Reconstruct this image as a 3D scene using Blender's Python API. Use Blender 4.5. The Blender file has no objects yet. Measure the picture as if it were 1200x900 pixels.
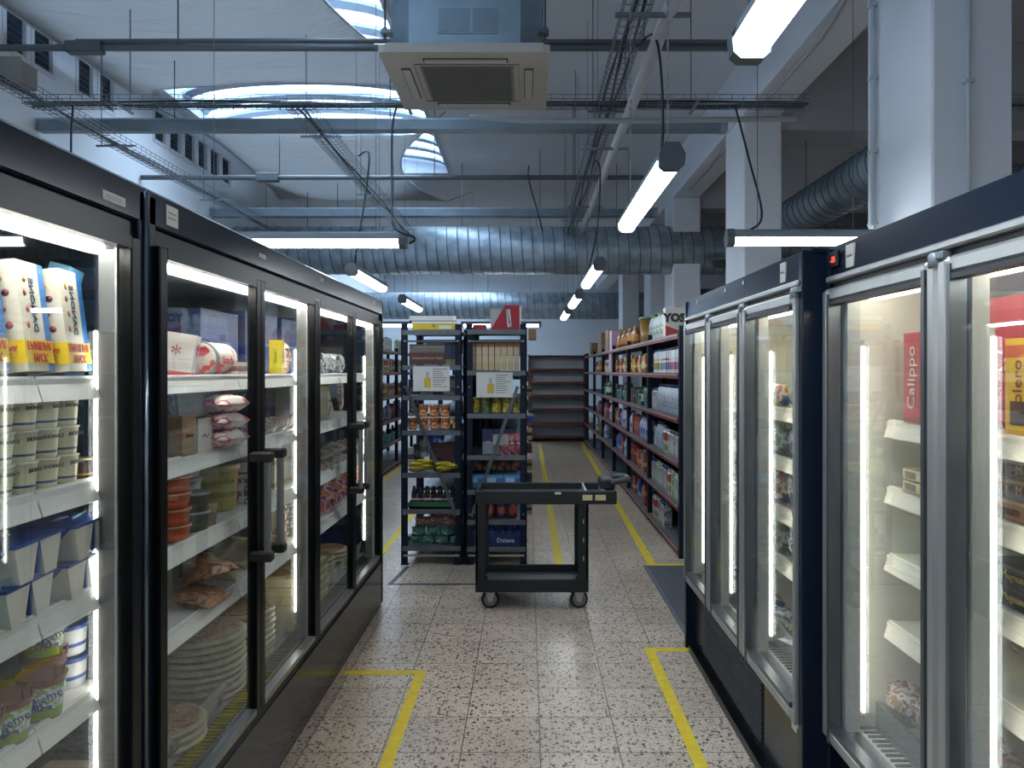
import bpy, math, random
from mathutils import Matrix, Vector, noise
random.seed(7)
PI = math.pi
SC = bpy.context.scene
COL = SC.collection
# ------------------------------------------------------------ camera, world, light, exposure
F, VX, VY, CH = 905.0, 618.0, 435.0, 1.6          # focal length and vanishing point in pixels of 1200x900, camera height
cd = bpy.data.cameras.new('camera'); cam = bpy.data.objects.new('camera', cd); COL.objects.link(cam)
cam.location = (0, 0, CH); cam.rotation_euler = (PI/2, 0, 0)
cd.sensor_width = 36; cd.lens = F/1200*36; cd.shift_x = (600-VX)/1200; cd.shift_y = (VY-450)/1200
cd.clip_start = 0.05; cd.clip_end = 200
SC.camera = cam
SC.view_settings.view_transform = 'Standard'; SC.view_settings.look = 'None'
SC.view_settings.exposure = 1.05; SC.view_settings.gamma = 1; SC.view_settings.use_curve_mapping = False
SC.cycles.max_bounces = 10; SC.cycles.diffuse_bounces = 6; SC.cycles.glossy_bounces = 4
SC.cycles.transparent_max_bounces = 24; SC.cycles.transmission_bounces = 4
SC.cycles.caustics_reflective = False; SC.cycles.caustics_refractive = False
SC.cycles.sample_clamp_indirect = 4
SKY = 3.2; TUBE = 4.5; LED = 7.0; CANOPY = 27.0
w = bpy.data.worlds.new('sky'); SC.world = w; w.use_nodes = True
w.node_tree.nodes['Background'].inputs[0].default_value = (0.62, 0.78, 1, 1)
w.node_tree.nodes['Background'].inputs[1].default_value = SKY
def area(name, loc, sx, sy, radiance, col):
    l = bpy.data.lights.new(name, 'AREA'); l.shape = 'RECTANGLE'; l.size = sx; l.size_y = sy
    l.energy = radiance*PI*sx*sy; l.color = col
    o = bpy.data.objects.new(name, l); COL.objects.link(o); o.location = loc
    return o
area('skylight_daylight', (-2.9, 7.0, 5.95), 3.8, 21, SKY, (0.62, 0.80, 1))
area('skylight_daylight', (-2.9, 22.0, 5.95), 3.8, 8.8, SKY, (0.62, 0.80, 1))

# ------------------------------------------------------------ materials
def lin(c): return tuple((v/12.92 if v <= .04045 else ((v+.055)/1.055)**2.4) for v in c)
def hx(h): return lin(tuple(int(h[i:i+2], 16)/255 for i in (0, 2, 4)))
_m = {}
def M(h, rough=.5, metal=0., coat=0., var=0., vscale=8., spec=.5):
    k = (h, rough, metal, coat, var, vscale, spec)
    if k in _m: return _m[k]
    m = bpy.data.materials.new('paint_'+h); m.use_nodes = True; nt = m.node_tree; b = nt.nodes['Principled BSDF']
    c = hx(h)
    b.inputs['Base Color'].default_value = (*c, 1); b.inputs['Roughness'].default_value = rough
    b.inputs['Metallic'].default_value = metal; b.inputs['Coat Weight'].default_value = coat
    b.inputs['Coat Roughness'].default_value = .12; b.inputs['Specular IOR Level'].default_value = spec
    if True:
        tc = nt.nodes.new('ShaderNodeTexCoord'); n = nt.nodes.new('ShaderNodeTexNoise'); n.inputs['Scale'].default_value = vscale
        n.inputs['Detail'].default_value = 5
        nt.links.new(tc.outputs['Object'], n.inputs['Vector'])
        r = nt.nodes.new('ShaderNodeValToRGB'); v = var if var else .04
        r.color_ramp.elements[0].position = .3; r.color_ramp.elements[1].position = .7
        r.color_ramp.elements[0].color = (*[x*(1-v) for x in c], 1); r.color_ramp.elements[1].color = (*[min(1, x*(1+v)) for x in c], 1)
        nt.links.new(n.outputs['Fac'], r.inputs['Fac']); nt.links.new(r.outputs['Color'], b.inputs['Base Color'])
    _m[k] = m; return m
def P(hs, scale=30., rough=.4, kind='noise', bump=0.):
    """printed wrapping: patches of the listed colours"""
    k = ('P', tuple(hs), scale, rough, kind, bump)
    if k in _m: return _m[k]
    m = bpy.data.materials.new('printed_'+hs[0]); m.use_nodes = True; nt = m.node_tree; b = nt.nodes['Principled BSDF']
    b.inputs['Roughness'].default_value = rough
    tc = nt.nodes.new('ShaderNodeTexCoord')
    if kind == 'cell':
        n = nt.nodes.new('ShaderNodeTexVoronoi'); out = 'Color'
    else:
        n = nt.nodes.new('ShaderNodeTexNoise'); n.inputs['Detail'].default_value = 3; out = 'Fac'
    n.inputs['Scale'].default_value = scale
    nt.links.new(tc.outputs['Object'], n.inputs['Vector'])
    r = nt.nodes.new('ShaderNodeValToRGB'); r.color_ramp.interpolation = 'CONSTANT'
    N = len(hs); lo, hi = (.0, 1.) if kind == 'cell' else (.36, .66)
    while len(r.color_ramp.elements) < N: r.color_ramp.elements.new(.5)
    for i, h in enumerate(hs):
        e = r.color_ramp.elements[i]; e.position = 0 if i == 0 else lo+(hi-lo)*i/N; e.color = (*hx(h), 1)
    nt.links.new(n.outputs[out], r.inputs['Fac']); nt.links.new(r.outputs['Color'], b.inputs['Base Color'])
    if bump:
        n2 = nt.nodes.new('ShaderNodeTexNoise'); n2.inputs['Scale'].default_value = 60; nt.links.new(tc.outputs['Object'], n2.inputs['Vector'])
        bp = nt.nodes.new('ShaderNodeBump'); bp.inputs['Strength'].default_value = bump; bp.inputs['Distance'].default_value = .01
        nt.links.new(n2.outputs['Fac'], bp.inputs['Height']); nt.links.new(bp.outputs['Normal'], b.inputs['Normal'])
    _m[k] = m; return m
def emit(name, col, s):
    m = bpy.data.materials.new(name); m.use_nodes = True; nt = m.node_tree; nt.nodes.clear()
    e = nt.nodes.new('ShaderNodeEmission'); o = nt.nodes.new('ShaderNodeOutputMaterial')
    e.inputs[0].default_value = (*col, 1); e.inputs[1].default_value = s; nt.links.new(e.outputs[0], o.inputs[0]); return m
def glass(name, tint, refl=.5, haze=0.):
    m = bpy.data.materials.new(name); m.use_nodes = True; nt = m.node_tree; nt.nodes.clear()
    o = nt.nodes.new('ShaderNodeOutputMaterial'); t = nt.nodes.new('ShaderNodeBsdfTransparent'); t.inputs[0].default_value = (*tint, 1)
    g = nt.nodes.new('ShaderNodeBsdfGlossy'); g.inputs['Roughness'].default_value = .02; g.inputs[0].default_value = (.9, .95, 1, 1)
    fr = nt.nodes.new('ShaderNodeFresnel'); fr.inputs[0].default_value = 1.5
    mu = nt.nodes.new('ShaderNodeMath'); mu.operation = 'MULTIPLY'; mu.inputs[1].default_value = refl; mu.use_clamp = True
    mx = nt.nodes.new('ShaderNodeMixShader'); nt.links.new(fr.outputs[0], mu.inputs[0]); nt.links.new(mu.outputs[0], mx.inputs[0])
    src = t
    if haze:
        d = nt.nodes.new('ShaderNodeBsdfDiffuse'); d.inputs[0].default_value = (.75, .78, .78, 1)
        m2 = nt.nodes.new('ShaderNodeMixShader')
        tc = nt.nodes.new('ShaderNodeTexCoord'); n = nt.nodes.new('ShaderNodeTexNoise'); n.inputs['Scale'].default_value = 3
        mm = nt.nodes.new('ShaderNodeMath'); mm.operation = 'MULTIPLY'; mm.inputs[1].default_value = haze*2
        nt.links.new(tc.outputs['Object'], n.inputs['Vector']); nt.links.new(n.outputs['Fac'], mm.inputs[0]); nt.links.new(mm.outputs[0], m2.inputs[0])
        nt.links.new(t.outputs[0], m2.inputs[1]); nt.links.new(d.outputs[0], m2.inputs[2]); src = m2
    nt.links.new(src.outputs[0], mx.inputs[1]); nt.links.new(g.outputs[0], mx.inputs[2]); nt.links.new(mx.outputs[0], o.inputs[0]); return m
G_DOOR = glass('door_glass', (.97, .985, .98), .22, .004)
G_FREEZ = glass('freezer_glass', (.97, .985, .975), .30, .016)
G_SKY = glass('skylight_glazing', (.9, .96, 1), .3)
G_CLEAR = glass('clear_plastic', (.88, .9, .9), .9, .04)
E_TUBE = emit('lamp_glow', (.88, .95, 1), TUBE*3)
E_LED = emit('led_glow', (1, .95, .84), LED); E_CAN = emit('canopy_lamp_glow', (1, .96, .88), CANOPY); E_FILL = emit('freezer_fill_glow', (1, .95, .84), 13)  # last glow is for a lamp strip added to the freezers
NAVY = M('0f1a28', .2, 0, 0, 0, 8, .16); NAVY2 = M('0a1728', .5, 0, 0, 0, 8, .2); BLACK = M('07090c', .3, 0, 0, 0, 8, .15); RUB = M('111214', .6)
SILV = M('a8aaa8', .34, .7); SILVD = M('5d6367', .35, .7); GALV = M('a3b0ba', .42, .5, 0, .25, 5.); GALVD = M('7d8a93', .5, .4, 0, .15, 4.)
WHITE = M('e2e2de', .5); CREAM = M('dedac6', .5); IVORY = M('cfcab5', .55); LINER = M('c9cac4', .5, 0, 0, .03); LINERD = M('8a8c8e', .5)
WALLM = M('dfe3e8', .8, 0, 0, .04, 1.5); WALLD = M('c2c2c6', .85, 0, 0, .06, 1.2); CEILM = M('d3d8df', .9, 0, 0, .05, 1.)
GREYB = M('5f666b', .45, .5); REDE = M('6a2a25', .55); CARD = M('9a7a55', .8, 0, 0, .08); YTAPE = M('c9b01e', .6, 0, 0, .12, 20.); BTAPE = M('26354f', .6)
INK = M('15181c', .5); PAPER = M('bdbdb8', .6)
def floor_mat():
    m = bpy.data.materials.new('terrazzo_tiles'); m.use_nodes = True; nt = m.node_tree; b = nt.nodes['Principled BSDF']; L = nt.links.new
    def nd(t, **k):
        n = nt.nodes.new(t)
        for a, v in k.items(): setattr(n, a, v)
        return n
    def mth(op, a, v=None):
        n = nd('ShaderNodeMath', operation=op)
        L(a, n.inputs[0])
        if v is not None:
            if isinstance(v, (int, float)): n.inputs[1].default_value = v
            else: L(v, n.inputs[1])
        return n.outputs[0]
    tc = nd('ShaderNodeTexCoord'); sp = nd('ShaderNodeSeparateXYZ'); L(tc.outputs['Object'], sp.inputs[0])
    def joint(o, off, p, wd):
        a = mth('FRACT', mth('DIVIDE', mth('SUBTRACT', o, off), p))
        a = mth('ABSOLUTE', mth('SUBTRACT', a, .5))
        return mth('GREATER_THAN', a, .5-wd)
    j = mth('MAXIMUM', joint(sp.outputs[0], .054-.333*40, .333, .007), joint(sp.outputs[1], 3.242-.33*60, .33, .007))
    def speck(scale, lo, hi, seed):
        mp = nd('ShaderNodeMapping'); mp.inputs['Location'].default_value = (seed, seed*2, 0); L(tc.outputs['Object'], mp.inputs[0])
        v = nd('ShaderNodeTexVoronoi'); v.inputs['Scale'].default_value = scale; L(mp.outputs[0], v.inputs['Vector'])
        s = nd('ShaderNodeSeparateColor'); L(v.outputs['Color'], s.inputs[0])
        near = mth('LESS_THAN', v.outputs['Distance'], hi); pick = mth('GREATER_THAN', s.outputs[0], lo)
        return mth('MULTIPLY', near, pick), s.outputs[1]
    # per-tile tint
    def cell(o, off, p): return mth('FLOOR', mth('DIVIDE', mth('SUBTRACT', o, off), p))
    cx = nd('ShaderNodeCombineXYZ'); L(cell(sp.outputs[0], .054-.333*40, .333), cx.inputs[0]); L(cell(sp.outputs[1], 3.242-.33*60, .33), cx.inputs[1])
    wn = nd('ShaderNodeTexWhiteNoise'); L(cx.outputs[0], wn.inputs[0])
    base = nd('ShaderNodeValToRGB'); base.color_ramp.elements[0].color = (*hx('aa9b8b'), 1); base.color_ramp.elements[1].color = (*hx('bcad9c'), 1); L(wn.outputs[0], base.inputs[0])
    def mix(f, a, c):
        n = nd('ShaderNodeMix', data_type='RGBA'); L(f, n.inputs[0]); L(a, n.inputs[6])
        if isinstance(c, str): n.inputs[7].default_value = (*hx(c), 1)
        else: L(c, n.inputs[7])
        return n.outputs[2]
    c = base.outputs[0]
    f, _ = speck(120, .55, .36, 3); c = mix(f, c, 'cfc3b1')
    f, _ = speck(95, .55, .38, 7); c = mix(f, c, '75624f')
    f, g = speck(62, .66, .42, 1); c = mix(f, c, '54463c')
    f, g = speck(46, .85, .40, 11); c = mix(f, c, '453930')
    n = nd('ShaderNodeTexNoise'); n.inputs['Scale'].default_value = 1.3; n.inputs['Detail'].default_value = 6; L(tc.outputs['Object'], n.inputs[0])
    r = nd('ShaderNodeValToRGB'); r.color_ramp.elements[0].position = .35; r.color_ramp.elements[0].color = (.7, .7, .7, 1); r.color_ramp.elements[1].position = .6; L(n.outputs[0], r.inputs[0])
    mm = nd('ShaderNodeMix', data_type='RGBA', blend_type='MULTIPLY'); mm.inputs[0].default_value = .55; L(c, mm.inputs[6]); L(r.outputs[0], mm.inputs[7]); c = mm.outputs[2]
    c = mix(j, c, '463a31')
    L(c, b.inputs['Base Color'])
    rr = nd('ShaderNodeMapRange'); rr.inputs[3].default_value = .22; rr.inputs[4].default_value = .42; L(n.outputs[0], rr.inputs[0]); L(rr.outputs[0], b.inputs['Roughness'])
    return m
def cloth_mat():
    m = bpy.data.materials.new('sail_fabric'); m.use_nodes = True; nt = m.node_tree; nt.nodes.clear()
    o = nt.nodes.new('ShaderNodeOutputMaterial'); d = nt.nodes.new('ShaderNodeBsdfDiffuse'); t = nt.nodes.new('ShaderNodeBsdfTranslucent'); mx = nt.nodes.new('ShaderNodeMixShader')
    tc = nt.nodes.new('ShaderNodeTexCoord'); n = nt.nodes.new('ShaderNodeTexNoise'); n.inputs['Scale'].default_value = 2.2; n.inputs['Detail'].default_value = 8; n.inputs['Distortion'].default_value = .6
    mp = nt.nodes.new('ShaderNodeMapping'); mp.inputs['Scale'].default_value = (.6, 2.6, 1); nt.links.new(tc.outputs['Object'], mp.inputs[0]); nt.links.new(mp.outputs[0], n.inputs['Vector'])
    b = nt.nodes.new('ShaderNodeBump'); b.inputs['Strength'].default_value = .8; b.inputs['Distance'].default_value = .09
    nt.links.new(n.outputs['Fac'], b.inputs['Height'])
    for s, f in ((d, .66), (t, .40)): s.inputs[0].default_value = (f, f, f, 1); nt.links.new(b.outputs[0], s.inputs['Normal'])
    mx.inputs[0].default_value = .5; nt.links.new(d.outputs[0], mx.inputs[1]); nt.links.new(t.outputs[0], mx.inputs[2]); nt.links.new(mx.outputs[0], o.inputs[0]); return m

# ------------------------------------------------------------ mesh helper
class MB:
    def __init__(s): s.v = []; s.f = []; s.mi = []; s.sm = []; s.mats = []
    def m(s, mat):
        if mat not in s.mats: s.mats.append(mat)
        return s.mats.index(mat)
    def add(s, vs, fs, mat, smooth=False):
        b = len(s.v); s.v += [tuple(v) for v in vs]; i = s.m(mat)
        for f in fs: s.f.append([b+k for k in f]); s.mi.append(i); s.sm.append(smooth)
        return s
    def box(s, x0, x1, y0, y1, z0, z1, mat, bev=0.):
        if x0 > x1: x0, x1 = x1, x0
        if y0 > y1: y0, y1 = y1, y0
        if z0 > z1: z0, z1 = z1, z0
        if bev <= 0:
            vs = [(x, y, z) for z in (z0, z1) for (x, y) in ((x0, y0), (x1, y0), (x1, y1), (x0, y1))]
            fs = [(3, 2, 1, 0), (4, 5, 6, 7), (0, 1, 5, 4), (1, 2, 6, 5), (2, 3, 7, 6), (3, 0, 4, 7)]
            return s.add(vs, fs, mat)
        b = min(bev, (x1-x0)*.45, (y1-y0)*.45, (z1-z0)*.45)
        def ring(e, z):
            return [(x0+e+(b if k == 0 else 0), y0+e, z) for k in (0,)] and [
                (x0+b+e*0, y0+e, z), (x1-b, y0+e, z), (x1-e, y0+b, z), (x1-e, y1-b, z), (x1-b, y1-e, z), (x0+b, y1-e, z), (x0+e, y1-b, z), (x0+e, y0+b, z)]
        rs = [ring(b, z0), ring(0, z0+b), ring(0, z1-b), ring(b, z1)]
        vs = [p for r in rs for p in r]; fs = [tuple(range(7, -1, -1)), tuple(range(24, 32))]
        for k in range(3):
            for i in range(8): fs.append((k*8+i, k*8+(i+1) % 8, (k+1)*8+(i+1) % 8, (k+1)*8+i))
        return s.add(vs, fs, mat)
    def lathe(s, prof, mat, n=20, c=(0, 0, 0), axis='z', mats=None, smooth=True):
        vs = []
        for r, z in prof:
            for i in range(n):
                a = 2*PI*i/n; x, y = r*math.cos(a), r*math.sin(a)
                p = (x, y, z) if axis == 'z' else ((z, x, y) if axis == 'x' else (y, z, x))
                vs.append((p[0]+c[0], p[1]+c[1], p[2]+c[2]))
        b = len(s.v); s.v += vs
        for k in range(len(prof)-1):
            mm = s.m(mats[k] if mats else mat)
            for i in range(n):
                s.f.append([b+k*n+i, b+k*n+(i+1) % n, b+(k+1)*n+(i+1) % n, b+(k+1)*n+i]); s.mi.append(mm); s.sm.append(smooth)
        for k, rev in ((0, True), (len(prof)-1, False)):
            if prof[k][0] > 1e-5:
                f = [b+k*n+i for i in range(n)]
                s.f.append(f[::-1] if rev else f); s.mi.append(s.m(mats[min(k, len(prof)-2)] if mats else mat)); s.sm.append(False)
        return s
    def tube(s, pts, r, mat, n=6, smooth=True):
        pts = [Vector(p) for p in pts]; vs = []
        for i, p in enumerate(pts):
            d = (pts[min(i+1, len(pts)-1)]-pts[max(i-1, 0)]).normalized()
            a = Vector((0, 0, 1)) if abs(d.z) < .9 else Vector((1, 0, 0))
            u = d.cross(a).normalized(); v = d.cross(u)
            for k in range(n):
                t = 2*PI*k/n+PI/4; vs.append(p+u*r*math.cos(t)+v*r*math.sin(t))
        fs = [tuple(range(n-1, -1, -1)), tuple((len(pts)-1)*n+k for k in range(n))]
        for i in range(len(pts)-1):
            for k in range(n): fs.append((i*n+k, i*n+(k+1) % n, (i+1)*n+(k+1) % n, (i+1)*n+k))
        return s.add(vs, fs, mat, smooth and n > 4)
    def bar(s, p, q, w_, h_, mat):
        """rectangular bar between two points, w_ sideways, h_ up"""
        p, q = Vector(p), Vector(q); d = (q-p).normalized(); a = Vector((0, 0, 1)) if abs(d.z) < .95 else Vector((0, 1, 0))
        u = d.cross(a).normalized()*w_/2; v = u.cross(d).normalized()*h_/2
        vs = [e+a_*u+b_*v for e in (p, q) for a_, b_ in ((-1, -1), (1, -1), (1, 1), (-1, 1))]
        return s.add(vs, [(3, 2, 1, 0), (4, 5, 6, 7), (0, 1, 5, 4), (1, 2, 6, 5), (2, 3, 7, 6), (3, 0, 4, 7)], mat)
    def prism(s, pts, lo, hi, mat, axis='y', smooth=False):
        """polygon pts (2D) extruded along axis"""
        n = len(pts)
        mk = {'y': lambda p, t: (p[0], t, p[1]), 'z': lambda p, t: (p[0], p[1], t), 'x': lambda p, t: (t, p[0], p[1])}[axis]
        vs = [mk(p, lo) for p in pts]+[mk(p, hi) for p in pts]
        fs = [tuple(range(n)), tuple(range(2*n-1, n-1, -1))]+[(i, i+n, (i+1) % n+n, (i+1) % n) for i in range(n)]
        return s.add(vs, fs, mat, smooth)
    def pillow(s, w_, h_, t, mat, seed=0, wr=.12, n=12, crimp=.06):
        """bag standing in the YZ plane, thickness along X, base at z=0"""
        for side in (1, -1):
            vs = []
            for j in range(n+1):
                for i in range(n+1):
                    a, b = 2*i/n-1, 2*j/n-1
                    e = max(0, 1-abs(a)**3.5)**.6*max(0, 1-abs(b)**3)**.7
                    nz = noise.noise(Vector((a*2.1+seed*3.1, b*2.3+seed, side*5.)))*wr+noise.noise(Vector((a*6+seed, b*6, side*9.)))*wr*.45
                    px = side*(t/2*e*(1+nz*2))+(0.0008*side)
                    sy = 1-.07*(1-abs(b))*(0 if seed is None else 1)
                    vs.append((px, w_/2*a*sy+nz*.02*w_, h_*(b+1)/2))
            fs = []
            for j in range(n):
                for i in range(n):
                    q = (j*(n+1)+i, j*(n+1)+i+1, (j+1)*(n+1)+i+1, (j+1)*(n+1)+i)
                    fs.append(q if side == 1 else q[::-1])
            s.add(vs, fs, mat, True)
        return s
    def mesh(s, name):
        me = bpy.data.meshes.new(name); me.from_pydata(s.v, [], s.f)
        for mt in s.mats: me.materials.append(mt)
        me.polygons.foreach_set('material_index', s.mi); me.polygons.foreach_set('use_smooth', s.sm)
        me.update(); return me
    def ob(s, name, parent=None, loc=None, label=None):
        o = bpy.data.objects.new(name, s.mesh(name)); COL.objects.link(o)
        if parent: o.parent = parent
        if loc: o.location = loc
        if label: o['label'] = label
        return o
_labels = {}
def tag(o, label, cat, group=None):
    o['label'] = label; o['category'] = cat
    if group: o['group'] = group
    nw = len(label.split())
    if nw > 16 or nw < 4: print('LABEL LENGTH', nw, label)
    if label in _labels and not group: print('DUPLICATE', label)
    if label in _labels: print('DUP', label)
    _labels[label] = 1
    return o
def empty(name, loc=(0, 0, 0)):
    o = bpy.data.objects.new(name, None); COL.objects.link(o); o.location = loc; o.empty_display_size = .1; return o
def struct(o): o['kind'] = 'structure'; return o
_txt = {}
def text_mesh(body, size, mat, mtx, bold=0.0, depth=.0006):
    k = (body, round(size, 4), bold)
    if k not in _txt:
        c = bpy.data.curves.new('lettering', 'FONT'); c.body = body; c.size = size; c.align_x = 'CENTER'; c.align_y = 'CENTER'
        c.extrude = depth; c.offset = bold; c.resolution_u = 2
        o = bpy.data.objects.new('lettering', c); COL.objects.link(o)
        bpy.context.view_layer.update()
        dg = bpy.context.evaluated_depsgraph_get()
        _txt[k] = bpy.data.meshes.new_from_object(o.evaluated_get(dg))
        bpy.data.objects.remove(o)
    me = _txt[k].copy(); me.name = 'lettering'; me.transform(mtx)
    if mtx.determinant() < 0: me.flip_normals()
    me.materials.clear(); me.materials.append(mat); return me
def MX(cx, cy, cz, right, up, rot=0., sx=1.):
    """frame for lettering: centre, right vector, up vector"""
    r = Vector(right).normalized(); u = Vector(up).normalized(); n = r.cross(u)
    m = Matrix((( r.x, u.x, n.x, cx), (r.y, u.y, n.y, cy), (r.z, u.z, n.z, cz), (0, 0, 0, 1)))
    return m @ Matrix.Rotation(rot, 4, 'Z') @ Matrix.Scale(sx, 4, (1, 0, 0))
FX = lambda x, y, z, rot=0., sx=1.: MX(x, y, z, (0, 1, 0), (0, 0, 1), rot, sx)     # read from +X
FY = lambda x, y, z, rot=0., sx=1.: MX(x, y, z, (1, 0, 0), (0, 0, 1), rot, sx)     # read from the camera (-Y)
FXm = lambda x, y, z, rot=0., sx=1.: MX(x, y, z, (0, -1, 0), (0, 0, 1), rot, sx)   # read from -X
def lettering(body, size, mat, mtx, parent, bold=0., name='lettering'):
    o = bpy.data.objects.new(name, text_mesh(body, size, mat, mtx, bold)); COL.objects.link(o); o.parent = parent; return o

# ------------------------------------------------------------ product prototypes: (name, category, [(part, mesh)...]); front faces +X
def proto(name, cat, *parts): return dict(name=name, cat=cat, parts=parts)
CASE = 0
LEV = ((.378, .378), (.76, .82), (1.03, 1.068), (1.31, 1.333), (1.58, 1.583))
def put(pr, x, y, z, label, group=None, rz=0., rx=0., ry=0., s=1.):
    root = None
    if CASE:
        lo, new = [q for q in LEV if z >= q[0]-.005][-1]
        if CASE == 1: x, y, z = x+.09, min(y+.03, 1.92), new+(z-lo)
        else:
            x += .08; k = min(1.1, -x/.99*.97) if x > -1.32 else -x/.99*.92; y *= -x/.99 if x > -1.32 or lo < 1.5 else -x/1.03; z = new+(z-lo)*k; s = s*k
            if y > 5.12: return None
    for i, (pn, me) in enumerate(pr['parts']):
        o = bpy.data.objects.new(pr['name'] if i == 0 else pn, me); COL.objects.link(o)
        if i == 0:
            root = o; o.location = (x, y, z); o.rotation_euler = (rx, ry, rz); o.scale = (s, s, s) if not isinstance(s, tuple) else s
        else: o.parent = root
    return tag(root, label, pr['cat'], group)
_pc = {}
def cached(f):
    def g(*a, **k):
        key = (f.__name__, repr(a), repr(sorted(k.items())))
        if key not in _pc: _pc[key] = f(*a, **k)
        return _pc[key]
    return g
@cached
def cup(r=.035, h=.066, body='e6dfc4', band='2b4a8f', lid='e6e4da', name='yoghurt_cup', text=None, taper=.86, prt=None):
    b = MB(); bm = M(body, .4); bd = M(band, .4)
    if prt: bm = P(prt, 45)
    rb = r*taper
    R = lambda t: rb+(r-rb)*t
    b.lathe([(rb*.9, 0), (rb, .003), (R(.18), h*.18), (R(.26), h*.26), (R(.3), h*.3), (R(.93), h*.93), (r*1.05, h*.94), (r*1.05, h*.97)], bm,
            mats=[bm, bm, bd, bm, bm, M('e8e4d8', .4), M('e8e4d8', .4)], n=18)
    l = MB(); l.lathe([(r*1.07, h*.97), (r*1.07, h*.985), (r*.95, h), (0.0001, h)], M(lid, .3, .2), n=18)
    l.box(-r*.15, r*.25, r*.95, r*1.2, h*.97, h*.98, M(lid, .3, .2))
    parts = [('cup', b.mesh('cup')), ('lid', l.mesh('lid'))]
    if text: parts.append(('lettering', text_mesh(text, .013, M('28304a'), FX(r*.985, 0, h*.72, 0, -1))))
    return proto(name, 'yoghurt', *parts)
@cached
def tub(r=.06, h=.1, body='ded9ca', band='7a4a3c', lid='e3e0d5', name='food_tub', taper=.9, clear=False, prt=None, ribs=False, text=None):
    b = MB(); bm = P(prt, 40) if prt else M(body, .45); bd = M(band, .45); rb = r*taper
    R = lambda t: rb+(r-rb)*t
    b.lathe([(rb*.93, 0), (rb, .004), (R(.3), h*.3), (R(.42), h*.42), (R(.86), h*.86), (r*1.03, h*.87), (r*1.03, h*.9)], bm, mats=[bm, bm, bd, bm, bm, bm], n=24)
    l = MB(); l.lathe([(r*1.06, h*.88), (r*1.06, h*.985), (r*1.0, h), (r*.93, h*.985), (r*.9, h*.97), (.0001, h*.97)], M(lid, .3), n=24)
    parts = [('tub', b.mesh('tub')), ('lid', l.mesh('lid'))]
    if text: parts.append(('lettering', text_mesh(text, h*.14, M('2f3a2a'), MX(R(.6)*.75, -R(.6)*.75, h*.65, (1, 1, 0), (0, 0, 1)))))
    return proto(name, 'tub', *parts)
@cached
def carton(w_=.09, d_=.06, h=.12, main='b0b0b0', bands=(), panel=None, text=None, tcol='ffffff', ts=.02, name='carton', trot=0., side=True, prt=None, flip=1, cat=None):
    """printed box; bands = ((z0,z1,colour)..) as fractions of the height; text on the +X face and the -Y face"""
    b = MB(); mm = P(prt, 28) if prt else M(main, .45)
    cuts = sorted({0., 1.}|{t for q in bands for t in q[:2]})
    for a, c in zip(cuts, cuts[1:]):
        mat = mm
        for q in bands:
            if q[0] <= (a+c)/2 <= q[1]: mat = M(q[2], .45)
        b.box(-d_/2, d_/2, -w_/2, w_/2, a*h, c*h, mat)
    b.box(-d_/2*1.004, d_/2*1.004, -.0008, .0008, h, h+.0006, M('6f6a60'))
    parts = [('carton', b.mesh('carton'))]
    if panel:
        p = MB(); y0, y1, z0, z1, c = panel
        p.box(d_/2, d_/2+.0008, w_*(y0-.5), w_*(y1-.5), h*z0, h*z1, M(c, .4))
        p.box(-d_/2*.8, d_/2*.8, -w_/2-.0008, -w_/2, h*z0, h*z1, M(c, .4)); parts.append(('label_panel', p.mesh('label_panel')))
    if text:
        parts.append(('lettering', text_mesh(text, ts, M(tcol), FX(d_/2+.0015, 0, h*.5, trot, flip))))
        if side: parts.append(('side_lettering', text_mesh(text, ts*min(1, d_/w_*1.0), M(tcol), FY(0, -w_/2-.0015, h*.5, trot, flip))))
    return proto(name, cat or 'box', *parts)
@cached
def gable(w_=.07, h=.2, main='d9d9d4', bands=(), cap='2f4f9f', name='drink_carton', cat='carton', prt=None):
    b = MB(); mm = P(prt, 35) if prt else M(main, .4); hb = h*.84
    cuts = sorted({0., 1.}|{t for q in bands for t in q[:2]})
    for a, c in zip(cuts, cuts[1:]):
        mat = mm
        for q in bands:
            if q[0] <= (a+c)/2 <= q[1]: mat = M(q[2], .4)
        b.box(-w_/2, w_/2, -w_/2, w_/2, a*hb, c*hb, mat)
    b.prism([(-w_/2, hb), (w_/2, hb), (w_*.06, h*.97), (w_*.06, h), (-w_*.06, h), (-w_*.06, h*.97)], -w_/2, w_/2, mm)
    c = MB(); c.lathe([(.014, 0), (.014, .016), (.012, .018)], M(cap, .35), n=12, c=(w_*.28, 0, hb+(h-hb)*.42))
    return proto(name, cat, ('carton', b.mesh('carton')), ('cap', c.mesh('cap')))
@cached
def bottle(r=.04, h=.26, body='e0e0e0', label_='5c79b5', cap='23407f', name='bottle', neck=.38, cat='bottle', rough=.25, prt=None):
    b = MB(); bm = M(body, rough); lm = P(prt, 45) if prt else M(label_, .45)
    b.lathe([(r*.85, 0), (r, .008), (r, h*.2), (r*1.01, h*.21), (r*1.01, h*.55), (r, h*.56), (r*.96, h*.64), (r*neck*1.2, h*.86), (r*neck, h*.88), (r*neck, h*.93)],
            bm, mats=[bm, bm, lm, lm, lm, bm, bm, bm, bm], n=16)
    c = MB(); c.lathe([(r*neck*1.15, h*.91), (r*neck*1.15, h*.99), (r*neck*.95, h)], M(cap, .4), n=12)
    return proto(name, cat, ('bottle', b.mesh('bottle')), ('cap', c.mesh('cap')))
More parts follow.
